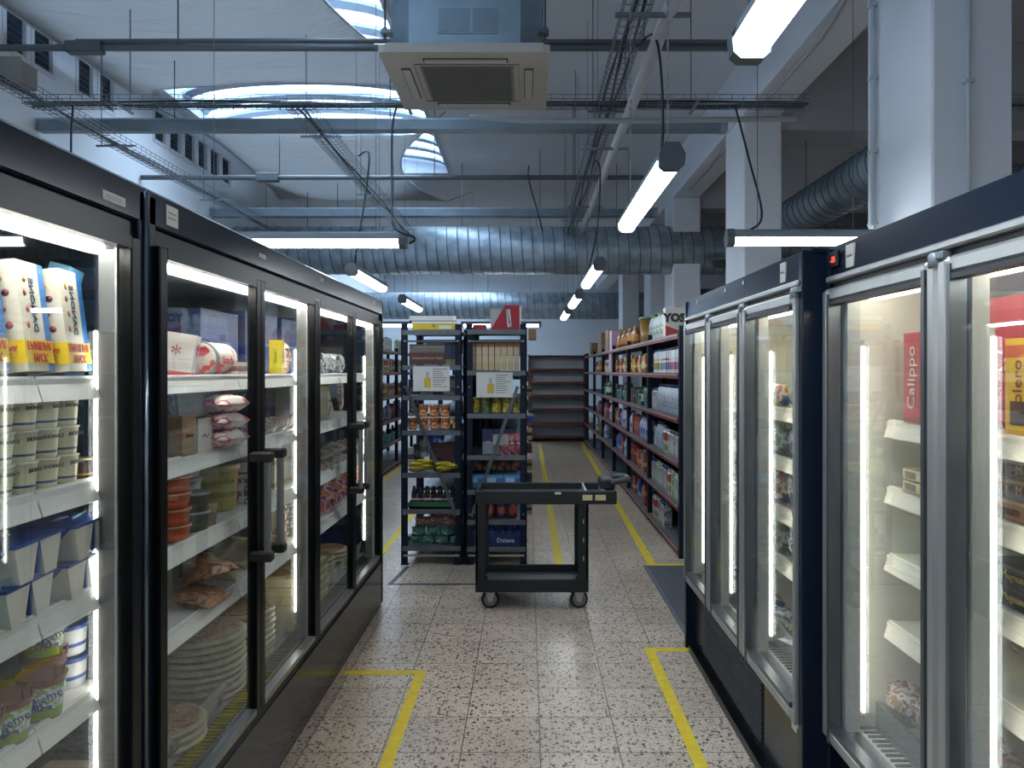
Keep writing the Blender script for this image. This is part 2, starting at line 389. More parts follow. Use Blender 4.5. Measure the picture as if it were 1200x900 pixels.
@cached
def jar(r=.035, h=.11, body='c08a3a', label_='d8cfa0', lid='b8a030', name='jar', cat='jar', prt=None):
    b = MB(); bm = M(body, .25); lm = P(prt, 60) if prt else M(label_, .5)
    b.lathe([(r*.88, 0), (r, .006), (r, h*.2), (r*1.01, h*.21), (r*1.01, h*.72), (r, h*.74), (r*.85, h*.86), (r*.84, h*.88)], bm, mats=[bm, bm, lm, lm, lm, bm, bm], n=16)
    c = MB(); c.lathe([(r*.9, h*.87), (r*.9, h*.99), (r*.84, h), (.0001, h)], M(lid, .35, .4), n=16)
    return proto(name, cat, ('jar', b.mesh('jar')), ('lid', c.mesh('lid')))
@cached
def can(r=.037, h=.11, prt=('b79b2e', '2b2b20', 'd3bf5a'), name='tin_can'):
    b = MB(); pm = P(prt, 45); mt = M('a9a9a4', .3, .8)
    b.lathe([(r*.95, 0), (r*1.02, .002), (r, .006), (r, h-.006), (r*1.02, h-.002), (r*.95, h), (r*.93, h-.004), (.0001, h-.004)], pm, mats=[mt, mt, pm, mt, mt, mt, mt], n=18)
    return proto(name, 'can', ('tin_can', b.mesh('can')))
@cached
def bag(w_=.16, h=.22, t=.05, prt=('c94b5c', 'd9d4ce', '7d2a35'), seed=1, name='food_bag', scale=18, rough=.3, wr=.14, panel=None, text=None):
    b = MB(); b.pillow(w_, h, t, P(prt, scale, rough, 'noise', .25), seed, wr)
    c = MB(); mt = P(prt, scale, rough, 'noise', .25)
    for z0 in (-h*.035, h*.985):
        for k in range(2): c.box(-.0015, .0015, -w_*.47, w_*.47, z0+k*h*.026, z0+k*h*.026+h*.02, mt)
    parts = [('bag', b.mesh('bag')), ('seam', c.mesh('seam'))]
    if text: parts.append(('lettering', text_mesh(text, w_*.2, M(panel or 'ffffff'), FX(t*.62, 0, h*.55))))
    return proto(name, 'bag', *parts)
@cached
def disc(r=.15, h=.022, top='b59a66', edge='a89f82', name='wrapped_pizza', prt=('94794c', '755834', 'ab966c', '7a4632')):
    b = MB(); pm = P(prt, 26, .35, 'noise', .2); em = M(edge, .35, 0, .3, .15, 30)
    b.lathe([(r*.82, 0), (r*.97, .003), (r, h*.45), (r*.98, h*.6), (r*.9, h*.8), (r*.86, h*.8)], em, n=36)
    t = MB(); t.lathe([(r*.9, h*.78), (r*.8, h*.98), (r*.4, h), (.0001, h)], pm, n=36)
    return proto(name, 'pizza', ('tray', b.mesh('tray')), ('topping', t.mesh('topping')))
@cached
def tray(w_=.2, d_=.14, h=.03, base='dcdad2', prt=('a8675c', 'c99a8c', 'd9cdc0'), name='food_tray', cat='tray', tilt=0.):
    b = MB(); m = M(base, .4)
    b.prism([(-d_/2*.86, 0), (d_/2*.86, 0), (d_/2, h), (-d_/2, h)], -w_/2, w_/2, m)
    b.box(-d_/2-.004, d_/2+.004, -w_/2-.004, w_/2+.004, h*.9, h, m)
    c = MB(); n = 8; vs = []; fs = []
    for j in range(n+1):
        for i in range(n+1):
            a, e = i/n*2-1, j/n*2-1
            vs.append((a*d_*.47, e*w_*.47, h+.012*max(0, (1-a**4)*(1-e**4))*(1+.5*noise.noise(Vector((a*3, e*3, w_*50))))))
    for j in range(n):
        for i in range(n): fs.append((j*(n+1)+i, j*(n+1)+i+1, (j+1)*(n+1)+i+1, (j+1)*(n+1)+i))
    c.add(vs, fs, P(prt, 35, .25), True)
    return proto(name, cat, ('tray', b.mesh('tray')), ('film', c.mesh('film')))
@cached
def twin(w_=.125, d_=.2, h=.075):
    """two-cup dairy pack: cream pots sloping inwards under a blue card sleeve"""
    b = MB(); cm = M('dcd8ca', .4)
    for y0 in (-w_/2, .003):
        b.prism([(y0+.022, 0), (y0+w_/2-.025, 0), (y0+w_/2-.003, h*.93), (y0, h*.93)], -d_*.45, d_*.5, cm, axis='x')
    c = MB(); bl = M('1e3f8c', .35)
    c.prism([(-d_*.52, h*.93), (d_*.53, h*.93), (d_*.53, h), (-d_*.52, h)], -w_*.53, w_*.53, bl)
    c.prism([(-d_*.5, h*.25), (d_*.2, h*.25), (d_*.46, h*.93), (-d_*.52, h*.93)], -w_*.535, -w_*.515, bl)
    c.box(d_*.45, d_*.5, -.004, .006, h*.1, h, bl)
    return proto('dessert_twin_pack', 'dessert', ('pot_pair', b.mesh('pots')), ('card_sleeve', c.mesh('sleeve')),
                 ('lettering', text_mesh('Oikos', .03, M('cdd6e8'), MX(.02, 0, h+.001, (0, 1, 0), (-1, 0, 0), 0, -1))))
ORD = 'first second third fourth fifth sixth seventh eighth ninth tenth eleventh twelfth thirteenth fourteenth fifteenth sixteenth seventeenth eighteenth nineteenth twentieth'.split()
def od(i): return ORD[i] if i < 20 else 'twenty-'+ORD[i-20]

# ============================================================ ROOM
b = MB(); b.box(-5.3, 8, -3, 27.3, -.2, 0, floor_mat()); struct(b.ob('floor'))
WZ0, WZ1, WX = 4.70, 5.13, -5.0
wins = [(6.2, 6.55), (6.65, 7.0), (7.38, 7.71), (7.80, 8.14), (8.57, 8.89), (9.0, 9.33), (10.33, 10.67), (10.77, 11.13), (11.23, 11.6), (11.7, 12.05), (12.15, 12.53), (12.62, 13.0)]
b = MB(); b.box(WX-.3, WX, -3, 27.3, 0, WZ0, WALLM); b.box(WX-.3, WX, -3, 27.3, WZ1, 5.32, WALLM)
e = -3
for y0, y1 in wins+[(27.3, 27.3)]:
    b.box(WX-.3, WX, e, y0, WZ0, WZ1, WALLM); e = y1
struct(b.ob('wall_left'))
for i, (y0, y1) in enumerate(wins):
    r = MB(); wm = M('d5d8dc', .5); X0, X1 = WX-.05, WX+.012
    r.box(X0, X1, y0-.03, y0+.02, WZ0-.02, WZ1+.03, wm); r.box(X0, X1, y1-.02, y1+.03, WZ0-.02, WZ1+.03, wm)
    r.box(X0, X1, y0, y1, WZ0-.03, WZ0+.02, wm); r.box(X0, X1, y0, y1, WZ1-.01, WZ1+.03, wm)
    f = struct(r.ob('window_%d' % (i+1)))
    g = MB(); g.box(WX-.05, WX-.03, y0, y1, WZ0, WZ1, M('27303a', .12, 0, 0, 0, 8, .35)); g.ob('pane', f)
    s_ = MB()
    for k in range(6): s_.box(WX-.03, WX-.026, y0+.03, y1-.03, WZ0+.05+k*.065, WZ0+.062+k*.065, M('3a4450', .6))
    s_.ob('blind', f)
b = MB(); b.box(-5.3, 8, 27, 27.3, 0, 5.3, WALLM); struct(b.ob('wall_back'))
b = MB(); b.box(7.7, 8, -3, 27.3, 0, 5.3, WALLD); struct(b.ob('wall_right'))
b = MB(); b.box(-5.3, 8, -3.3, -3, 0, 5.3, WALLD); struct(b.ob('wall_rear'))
# ceiling slabs around two skylight openings, right hall with a lower slab
SX0, SX1 = -4.5, -1.35; CZ = 5.1
b = MB()
b.box(SX1, 2.4, -3, 27.3, CZ, CZ+.25, CEILM)
b.box(-5.3, SX0, -3, 27.3, CZ+.2, CZ+.45, CEILM)
for y0, y1 in ((-3, -2.4), (13.6, 19.0), (25.5, 27.3)): b.box(SX0, SX1, y0, y1, CZ, CZ+.25, CEILM)
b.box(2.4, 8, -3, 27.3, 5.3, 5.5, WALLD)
struct(b.ob('ceiling'))
for sk, (y0, y1) in enumerate(((-2.4, 13.6), (19.0, 25.5))):
    c = MB(); cm = M('b8c2cf', .7)
    c.box(SX0, SX0+.04, y0, y1, CZ-.05, CZ+.24, cm); c.box(SX1-.04, SX1, y0, y1, CZ-.02, CZ+.24, cm)
    for yy in (y0, y1-.04): c.box(SX0+.04, SX1-.04, yy, yy+.04, CZ-.02, CZ+.24, cm)
    root = struct(c.ob('trim_%d' % (sk+1)))
    xm, hw, rise = (SX0+SX1)/2, (SX1-SX0)/2, .26
    arc = [(xm+hw*math.cos(a), CZ+.06+rise*math.sin(a)) for a in [PI*i/16 for i in range(17)]]
    inner = [(xm+(hw-.06)*math.cos(a), CZ+.06+(rise-.05)*math.sin(a)) for a in [PI*i/16 for i in range(17)]]
    y = y0+.05; r = MB()
    while y < y1-.1:
        for k in range(16):
            r.prism([arc[k], arc[k+1], inner[k+1], inner[k]], y, y+.2, M('8d9dae', .6))
        y += .56
    r.ob('skylight_rib', root)
    r = MB()
    for yy in (y0-.03, y1-.01): r.prism(arc[::-1], yy, yy+.04, M('b8c2cf', .7))
    r.ob('skylight_gable', root)
    for xa in (xm-.03, ):
        pass
    g = MB(); vs = []; fs = []
    for k, (x, z) in enumerate(arc): vs += [(x, y0, z+.01), (x, y1, z+.01)]
    for k in range(16): fs.append((2*k, 2*k+1, 2*k+3, 2*k+2))
    g.add(vs, fs, G_SKY, True); g.ob('skylight_glazing', root)
# longitudinal beam on the pillar line, cross beams, pillars
BX = 2.4
b = MB(); b.box(BX, BX+.42, -3, 27.0, 4.46, 5.3, WALLM); struct(b.ob('trim_beam'))
pillars = [(4.58, 5.45, .48), (8.55, 9.35, .42), (12.7, 13.5, .45), (15.1, 15.9, .42), (19.5, 20.3, .42), (.4, 1.2, .48)]
for i, (y0, y1, wd) in enumerate(pillars):
    b = MB(); b.box(BX, BX+wd, y0, y1, 0, 4.46, WALLM, .012); struct(b.ob('trim_pillar_%d' % (i+1)))
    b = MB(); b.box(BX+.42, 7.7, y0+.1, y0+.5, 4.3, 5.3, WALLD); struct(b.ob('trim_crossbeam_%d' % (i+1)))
# pipe on the nearest pillar
b = MB(); pm = M('b9bdc2', .5)
b.tube([(BX-.03, 5.3, 2.0), (BX-.03, 5.3, 4.2), (BX-.03, 5.33, 4.32), (BX-.03, 5.5, 4.42), (BX+.1, 6.6, 4.43), (BX+.12, 12, 4.43)], .018, pm, 8)
for z in (2.6, 3.1, 3.6, 4.1): b.box(BX-.055, BX, 5.27, 5.33, z, z+.02, pm)
tag(b.ob('conduit_pipe'), 'grey conduit pipe bending from the nearest pillar onto the beam soffit', 'pipe')
b = MB(); b.tube([(BX+.2, 4.55, 2.0), (BX+.2, 4.55, 4.5)], .014, pm, 8)
for z in (2.45, 3.3, 4.1): b.box(BX+.17, BX+.23, 4.53, 4.58, z, z+.02, pm)
tag(b.ob('conduit_pipe'), 'straight thin conduit up the shaded front of the nearest pillar', 'pipe')

# ------------------------------------------------------------ ducts and pipes
def duct(axis, c, r, a0, a1, label, pitch=.175, mat=GALV):
    b = MB(); n = 40
    b.lathe([(r, a0), (r, a1)], mat, n=n, c=c, axis=axis)
    pts = []; t = a0; k = 0
    steps = 20; turns = int((a1-a0)/pitch)
    for i in range(turns*steps):
        ang = 2*PI*i/steps; t = a0+pitch*i/steps
        x, y = (r+.004)*math.cos(ang), (r+.004)*math.sin(ang)
        pts.append((c[0]+t, c[1]+x, c[2]+y) if axis == 'x' else (c[0]+y, c[1]+t, c[2]+x))
    root = b.ob('air_duct')
    s = MB(); s.tube(pts, .008, M('65737d', .5, .5), 4); s.ob('spiral_seam', root)
    k = a0+1.2
    while k < a1:
        s = MB()
        if axis == 'x': s.tube([(k, c[1], c[2]+r), (k, c[1], CZ)], .008, GALVD, 5)
        else: s.tube([(c[0], k, c[2]+r), (c[0], k, CZ+.2)], .008, GALVD, 5)
        k += 2.6; s.ob('hanger_rod', root)
    return tag(root, label, 'duct')
duct('x', (0, 13.0, 3.63), .40, -4.9, 7.6, 'large galvanised spiral duct crossing the hall above the tall blue racks')
duct('x', (0, 21.5, 3.42), .37, -4.9, 7.6, 'second large spiral duct crossing farther back, before the pale rear wall', .2)
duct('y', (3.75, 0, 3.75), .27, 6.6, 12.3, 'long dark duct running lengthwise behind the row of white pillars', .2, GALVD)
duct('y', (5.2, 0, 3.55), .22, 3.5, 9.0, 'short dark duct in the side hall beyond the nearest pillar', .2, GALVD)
def cross(y, z, x0, x1, r, label, boxy=False, joint=None, mat=GALVD, twin_=False, rods=(), name='ceiling_pipe'):
    b = MB()
    if boxy:
        b.box(x0, x1, y-r, y+r, z-r, z+r, mat, r*.2); b.box(x0, x1, y-r-.004, y-r, z+r*.75, z+r, GALV)
        b.box(x1-.06, x1+.01, y-r*1.05, y+r*1.05, z-r*1.05, z+r*1.05, GALV)
    else: b.tube([(x0, y, z), (x1, y, z)], r, mat, 10)
    root = b.ob(name)
    if joint:
        j = MB(); j.box(joint-.14, joint+.14, y-r*1.8, y+r*1.8, z-r*1.7, z+r*1.7, M('50585e', .6), .01); j.ob('joint_cover', root)
    if twin_:
        j = MB(); j.tube([(x0+1.5, y-.01, z+r*1.7), ((x0+x1)/2, y-.01, z+r*1.9), (x1, y-.01, z+r*1.5)], r*.8, mat, 8); j.ob('second_pipe', root)
    for x in rods:
        q = MB(); q.tube([(x, y, z), (x, y, CZ)], .006, SILVD, 5); q.ob('hanger_rod', root)
    return tag(root, label, 'pipe')
cross(5.97, 4.1, -4.98, 1.63, .026, 'nearest dark grey pipe crossing the ceiling with a sleeve joint', joint=-3.42, twin_=True, mat=M('5d646b', .5), rods=(-2.7, .9))
cross(7.88, 4.1, -4.98, 2.02, .062, 'thick square-edged galvanised beam crossing under the skylight behind the cable tray', True, rods=(-3.6, -1.4, 1.0))
cross(9.97, 4.1, -4.98, 1.62, .032, 'thin grey pipe crossing in front of the second shade sail', joint=-3.35, mat=M('5d646b', .5), rods=(-3.2, -1.2, .6))
cross(12.2, 4.1, -4.98, 2.04, .07, 'galvanised beam crossing just above the large spiral duct', True, rods=(-3.0, 0.2, 1.6))
cross(17.5, 4.1, -4.98, 7.0, .09, 'dark beam crossing between the two large spiral ducts', True, rods=(-3.0, 0.2, 1.6))
cross(13.5, 2.95, 3.0, 7.6, .10, 'dark beam crossing low in the side hall behind the pillars', True, mat=M('3c4348', .6))
cross(12.5, 3.35, 3.0, 7.6, .07, 'higher dark beam crossing the side hall under the lengthwise duct', True, mat=M('3c4348', .6))

# wire cable trays
def wiretray(p, q, wd, label, cables=2, depth=.07, trunk=False, seg=.1):
    p, q = Vector(p), Vector(q); d = (q-p); L = d.length; d.normalize(); s = Vector((d.y, -d.x, 0)); up = Vector((0, 0, 1))
    b = MB(); wm = M('7d868d', .4, .7); r = .0035
    for k in range(5):
        o = s*(wd*(k/4-.5)); b.tube([p+o, q+o], r, wm, 4)
    for sd in (-.5, .5):
        for h_ in (depth*.5, depth): b.tube([p+s*wd*sd+up*h_, q+s*wd*sd+up*h_], r, wm, 4)
    t = 0
    while t < L:
        c = p+d*t; b.tube([c-s*wd/2+up*depth, c-s*wd/2, c+s*wd/2, c+s*wd/2+up*depth], r, wm, 4); t += seg
    root = b.ob('cable_tray')
    for k in range(cables):
        c = MB(); pts = []; n = int(L/.25)+2; off = (k-(cables-1)/2)*.035
        for i in range(n+1):
            t = L*i/n; pts.append(p+d*t+s*(off+.018*math.sin(t*1.7+k*2))+up*(.016+.008*math.sin(t*3.1+k)))
        c.tube(pts, .011, M('1b222b' if k % 3 else '263a38', .5), 5); c.ob('cable', root)
    t = .8
    while t < L:
        h = MB(); c = p+d*t; h.box(*(sorted((c.x-abs(s.x)*wd*.9-.012, c.x+abs(s.x)*wd*.9+.012))), *(sorted((c.y-abs(s.y)*wd*.9-.012, c.y+abs(s.y)*wd*.9+.012))), c.z-.02, c.z-.005, GALVD)
        h.tube([c-s*wd*.7, c-s*wd*.7+up*(CZ-p.z)], .005, SILVD, 4); t += 2.4; h.ob('hanger', root)
    return tag(root, label, 'cable tray')
TZ = 3.83
wiretray((-4.2, 6.5, TZ), (2.35, 6.5, TZ), .16, 'wire cable tray crossing the hall below the air conditioner, loaded with cables', 4)
wiretray((2.9, 6.5, TZ), (4.6, 6.5, TZ), .16, 'short wire cable tray in the side hall between the white pillars', 2)
wiretray((-4.05, 2.0, TZ), (-4.05, 12.9, TZ), .2, 'wire cable tray running along the windowed wall above the dairy cases', 2)
wiretray((-1.95, 6.5, TZ), (-1.95, 12.8, TZ), .2, 'wire cable tray slanting away under the second shade sail', 2)
wiretray((.68, 3.4, TZ), (.68, 12.6, TZ), .17, 'wire cable tray leading away beside the white trunking at ceiling height', 3)
b = MB(); b.tube([(.88, 3.6, TZ-.01), (.87, 8, TZ-.01), (.86, 12.4, TZ-.03)], .048, M('c6c8cc', .5), 8)
tag(b.ob('cable_trunking'), 'pale plastic trunking running beside the middle wire tray', 'trunking')
b = MB(); b.tube([(-.5, 6.62, TZ-.05), (0, 6.6, TZ-.09), (1.1, 6.6, TZ-.09), (2.3, 6.6, TZ-.07)], .025, M('a9adb0', .5), 8)
tag(b.ob('cable_trunking'), 'pale pipe hanging just under the crossing wire tray', 'trunking')
for i, (x, y) in enumerate(((.62, 4.75), (.62, 7.6), (.62, 10.3))):
    b = MB(); b.box(x-.08, x+.38, y-.02, y+.02, TZ-.05, TZ-.03, GALVD)
    tag(b.ob('bracket_rail'), 'galvanised bracket rail under the middle wire tray, ' + ('nearest', 'halfway along', 'farthest')[i], 'bracket')
b = MB(); b.box(-4.12, -3.94, 6.0, 6.22, TZ+.02, TZ+.2, M('7e7a74', .7), .01)
j = b.ob('junction_box'); c = MB(); c.box(-4.13, -3.93, 5.985, 6.0, TZ+.01, TZ+.21, M('8a867f', .7)); c.ob('cover', j)
tag(j, 'grey square junction box on the cable tray by the high windows', 'junction box')
# drooping cables
def droop(pts, label, r=.009, col='1b222b'):
    b = MB(); P_ = [Vector(p) for p in pts]; out = []
    for i in range(len(P_)-1):
        p0, p1, p2, p3 = P_[max(i-1, 0)], P_[i], P_[i+1], P_[min(i+2, len(P_)-1)]
        for k in range(6):
            t = k/6; out.append(.5*((2*p1)+(p2-p0)*t+(2*p0-5*p1+4*p2-p3)*t*t+(3*p1-p0-3*p2+p3)*t**3))
    out.append(P_[-1]); b.tube(out, r, M(col, .5), 6); return tag(b.ob('hanging_cable'), label, 'cable')
droop([(-1.1, 6.5, TZ), (-1.12, 6.4, 3.6), (-1.05, 6.0, 3.0), (-.92, 5.3, 2.6), (-.76, 5.2, 2.50), (-.80, 5.25, 2.47)], 'black cable dropping to the end of the crossing tube light at left')
droop([(-1.75, 8.0, TZ), (-1.6, 7.8, 3.8), (-1.55, 7.4, 3.3), (-1.50, 6.8, 2.7), (-1.54, 6.9, 2.55)], 'black cable dropping from the slanted tray to a lengthwise tube light')
droop([(.75, 5.3, TZ), (.85, 5.1, 3.8), (.86, 4.9, 3.2), (.80, 4.8, 2.75), (.66, 4.72, 2.54)], 'black cable hanging beside the trunking to the brightest tube light')
droop([(.7, 8.2, TZ), (.75, 8.0, 3.7), (.72, 7.9, 3.1), (.62, 7.9, 2.6)], 'thin black cable hanging in front of the large duct')
droop([(1.75, 6.5, TZ), (1.78, 6.2, 3.3), (1.7, 5.6, 2.75), (1.5, 5.2, 2.55), (1.33, 5.17, 2.5)], 'black cable dropping to the crossing tube light over the freezers')
droop([(.62, 2.2, 2.5), (.66, 2.3, 2.9), (.7, 3.0, 3.5), (.75, 3.5, TZ)], 'dark cable rising from the nearest tube light to the wire tray')
droop([(-3.95, 6.55, TZ+.03), (-3.83, 6.5, TZ+.02), (-3.84, 6.5, 3.6), (-3.84, 6.5, 3.2)], 'black cable hanging down behind the near dairy case header')
droop([(.02, 9.97, 4.25), (.02, 9.9, 4.05), (.15, 10.0, 3.6), (.2, 10.2, 3.45)], 'black cable end hanging from the thin crossing pipe')

# ------------------------------------------------------------ shade sails
SAIL = cloth_mat()
def sail(A, B, C, D, bow, sag, label, n=26):
    """A,B far corners (left,right), C,D near corners (right,left); bow pulls each edge inwards"""
    A, B, C, D = map(Vector, (A, B, C, D)); cen = (A+B+C+D)/4; b = MB(); vs = []; fs = []
    for j in range(n+1):
        for i in range(n+1):
            u, v = i/n, j/n
            p = A.lerp(B, u).lerp(D.lerp(C, u), v)
            bu, bv = 4*u*(1-u), 4*v*(1-v)
            dx, dy = cen.x-p.x, cen.y-p.y
            # edge bows: side edges move in x with bv, far/near edges move in y with bu
            p = Vector((p.x+(bow[0]*bv*(-2*u+1) if u > .5 else bow[2]*bv*(1-2*u)), p.y-bow[1]*bu*(1-2*v), p.z))
            p.z -= sag*bu*bv+.05*bu*(1-v)+.02*noise.noise(Vector((u*5, v*5, A.y)))
            vs.append(p)
    for j in range(n):
        for i in range(n): fs.append((j*(n+1)+i, j*(n+1)+i+1, (j+1)*(n+1)+i+1, (j+1)*(n+1)+i))
    b.add(vs, fs, SAIL, True)
    o = b.ob('shade_sail'); md = o.modifiers.new('thick', 'SOLIDIFY'); md.thickness = .004
    c = MB()
    for k, q in enumerate((A, B, C, D)):
        e = Vector((-4.98 if k in (0, 3) else -1.1, q.y+(.3 if k < 2 else -.3), CZ)); c.tube([q, e], .006, SILVD, 5)
    c.ob('corner_cable', o)
    h = MB(); ed = lambda ids: h.tube([vs[i] for i in ids], .012, M('c8ccd2', .7), 6)
    ed([i for i in range(n+1)]); ed([j*(n+1)+n for j in range(n+1)]); ed([j*(n+1) for j in range(n+1)]); h.ob('hem', o)
    return tag(o, label, 'shade sail')
sail((-4.7, 9.2, 4.9), (-.95, 9.1, 4.9), (-.95, 2.6, 4.9), (-4.6, 2.6, 4.95), (.95, .45, -.1), .22, 'large white fabric shade sail stretched under the near part of the skylight')
sail((-4.75, 14.8, 4.9), (-1.55, 14.8, 4.85), (-1.45, 10.7, 4.9), (-4.65, 10.4, 4.98), (.55, .35, .15), .35, 'smaller white shade sail slung under the far part of the skylight')

# ------------------------------------------------------------ air conditioner
ac = empty('air_conditioner', (-.35, 4.73, 3.36))
BM = M('8b8f90', .5); BG = M('a39c93', .5)
b = MB(); b.prism([(-.475, -.46), (-.44, -.47), (.44, -.47), (.475, -.46), (.475, .46), (.44, .47), (-.44, .47), (-.475, .46)], 0, .045, BG, axis='z')
b.box(-.44, .44, -.43, .43, .045, .07, BG); b.ob('ceiling_panel', ac)
b = MB(); b.box(-.27, .27, -.27, .27, -.008, .0, M('77736d', .6))
for k in range(26): b.box(-.255, .255, -.26+k*.0205, -.25+k*.0205, -.013, -.008, M('66635e', .6))
for k in range(11): b.box(-.25+k*.05, -.247+k*.05, -.255, .255, -.015, -.008, M('66635e', .6))
b.ob('intake_grille', ac)
for k in range(4):
    b = MB(); b.box(-.24, .24, .33, .385, -.004, .0, M('2b2b2b', .6)); b.box(-.232, .232, .335, .38, -.009, -.003, M('a8a29a', .45)); b.box(-.30, .30, .30, .302, -.003, .0, M('55524d', .6))
    o = b.ob('louvre', ac); o.rotation_euler = (0, 0, k*PI/2)
b = MB(); c_ = .12; hw = .43
b.prism([(-hw+c_, -hw), (hw-c_, -hw), (hw, -hw+c_), (hw, hw-c_), (hw-c_, hw), (-hw+c_, hw), (-hw, hw-c_), (-hw, -hw+c_)], .07, .40, M('8495a0', .4, .6, 0, .1, 6.), axis='z')
b.box(-.15, .18, -hw-.006, -hw, .12, .27, M('8e9da7', .4, .6)); b.box(-.145, .03, -hw-.009, -hw-.006, .13, .26, M('77868f', .4, .6)); b.box(.045, .175, -hw-.009, -hw-.006, .13, .26, M('77868f', .4, .6))
for k in range(6):
    b.box(-.3+k*.12, -.293+k*.12, -hw-.004, -hw, .31, .317, INK)
b.ob('casing', ac)
for sx in (-1, 1):
    for sy in (-1, 1):
        b = MB(); b.box(sx*.41, sx*.47, sy*.36, sy*.42, .13, .15, SILVD); b.tube([(sx*.45, sy*.39, .1), (sx*.45, sy*.39, CZ-3.36)], .006, SILVD, 6)
        b.lathe([(.014, .15), (.014, .17)], SILVD, n=6, c=(sx*.45, sy*.39, 0)); b.ob('hanger_rod', ac)
tag(ac, 'square beige ceiling air conditioner cassette with galvanised casing hanging on rods', 'air conditioner')

# ------------------------------------------------------------ tube lights
def tube_light(x, y, axis, L, label, z=2.48, chain=True, group='tube lights'):
    root = empty('tube_light', (x, y, z))
    if axis == 'x': root.rotation_euler = (0, 0, -PI/2)
    b = MB(); b.prism([(-.05, .01), (.05, .01), (.04, .05), (.025, .065), (-.025, .065), (-.04, .05)], 0, L, M('6d7378', .5)); b.ob('housing', root)
    b = MB(); pr = [(-.05, .01), (-.045, -.02), (-.03, -.036), (0, -.042), (.03, -.036), (.045, -.02), (.05, .01)]
    b.prism(pr[::-1], .035, L-.035, E_TUBE, smooth=False); b.ob('diffuser', root)
    for y0 in (-.01, L-.04):
        b = MB(); b.prism([(-.055, .02), (-.05, -.028), (-.03, -.045), (.03, -.045), (.05, -.028), (.055, .02), (.03, .068), (-.03, .068)][::-1], y0, y0+.05, M('4f5357', .5)); b.ob('end_cap', root)
    if not chain or not 3 < y < 3.5:
        for y0 in (.2, L-.2):
            b = MB(); b.tube([(0, y0, .065), (0, y0, (5.3 if x > 3 else CZ)-z)], .0025, SILVD, 4); b.ob('hanger_wire', root)
    else:
        for y0 in (.1, L-.2):
            b = MB(); zz = .065
            while zz < CZ-z-.02:
                k = round(zz/.022) % 2; dx, dy = (.005, .0015) if k else (.0015, .005)
                b.box(-dx, dx, y0-dy, y0+dy, zz, zz+.021, SILV); zz += .022
            b.ob('chain', root)
    return tag(root, label, 'tube light', group)
for y, s in ((.6, 'nearest and brightest in the frame, above the aisle'), (3.2, 'second in the aisle row, before the large duct'), (6.4, 'third in the aisle row, below the large duct'),
             (8.9, 'fourth in the aisle row, past the large duct'), (11.3, 'farthest and smallest in the aisle row')):
    tube_light(.6, y, 'y', 1.5, 'lengthwise tube light, '+s)
tube_light(-1.54, 6.75, 'y', 1.5, 'lengthwise tube light beyond the long dairy case, the nearer of two')
tube_light(-1.54, 9.5, 'y', 1.5, 'lengthwise tube light above the left blue rack, the farther of two')
tube_light(-2.33, 5.25, 'x', 1.5, 'crosswise tube light just beyond the long dairy case header')
tube_light(1.34, 5.17, 'x', 1.04, 'crosswise tube light above the far freezer beside a white pillar')
tube_light(-3.0, 14.7, 'x', 1.0, 'small far crosswise tube light over the distant side aisle')
tube_light(-1.25, 14.7, 'x', 1.5, 'far crosswise tube light seen behind the blue rack tops')
tube_light(.6, -2.2, 'y', 1.5, 'added lengthwise tube light above the aisle, unseen behind the camera')  # lamp added out of view to light the aisle
tube_light(5.0, 1.5, 'y', 1.5, 'added lengthwise tube light in the side hall beside the near freezer')  # unseen lamp added to brighten the side hall
tube_light(5.0, 4.5, 'y', 1.5, 'added lengthwise tube light in the side hall behind the far freezer')  # another unseen lamp, put in to lighten hall and pillars
tube_light(4.6, 11.0, 'x', 1.5, 'crosswise tube light in the side hall behind the pillars')

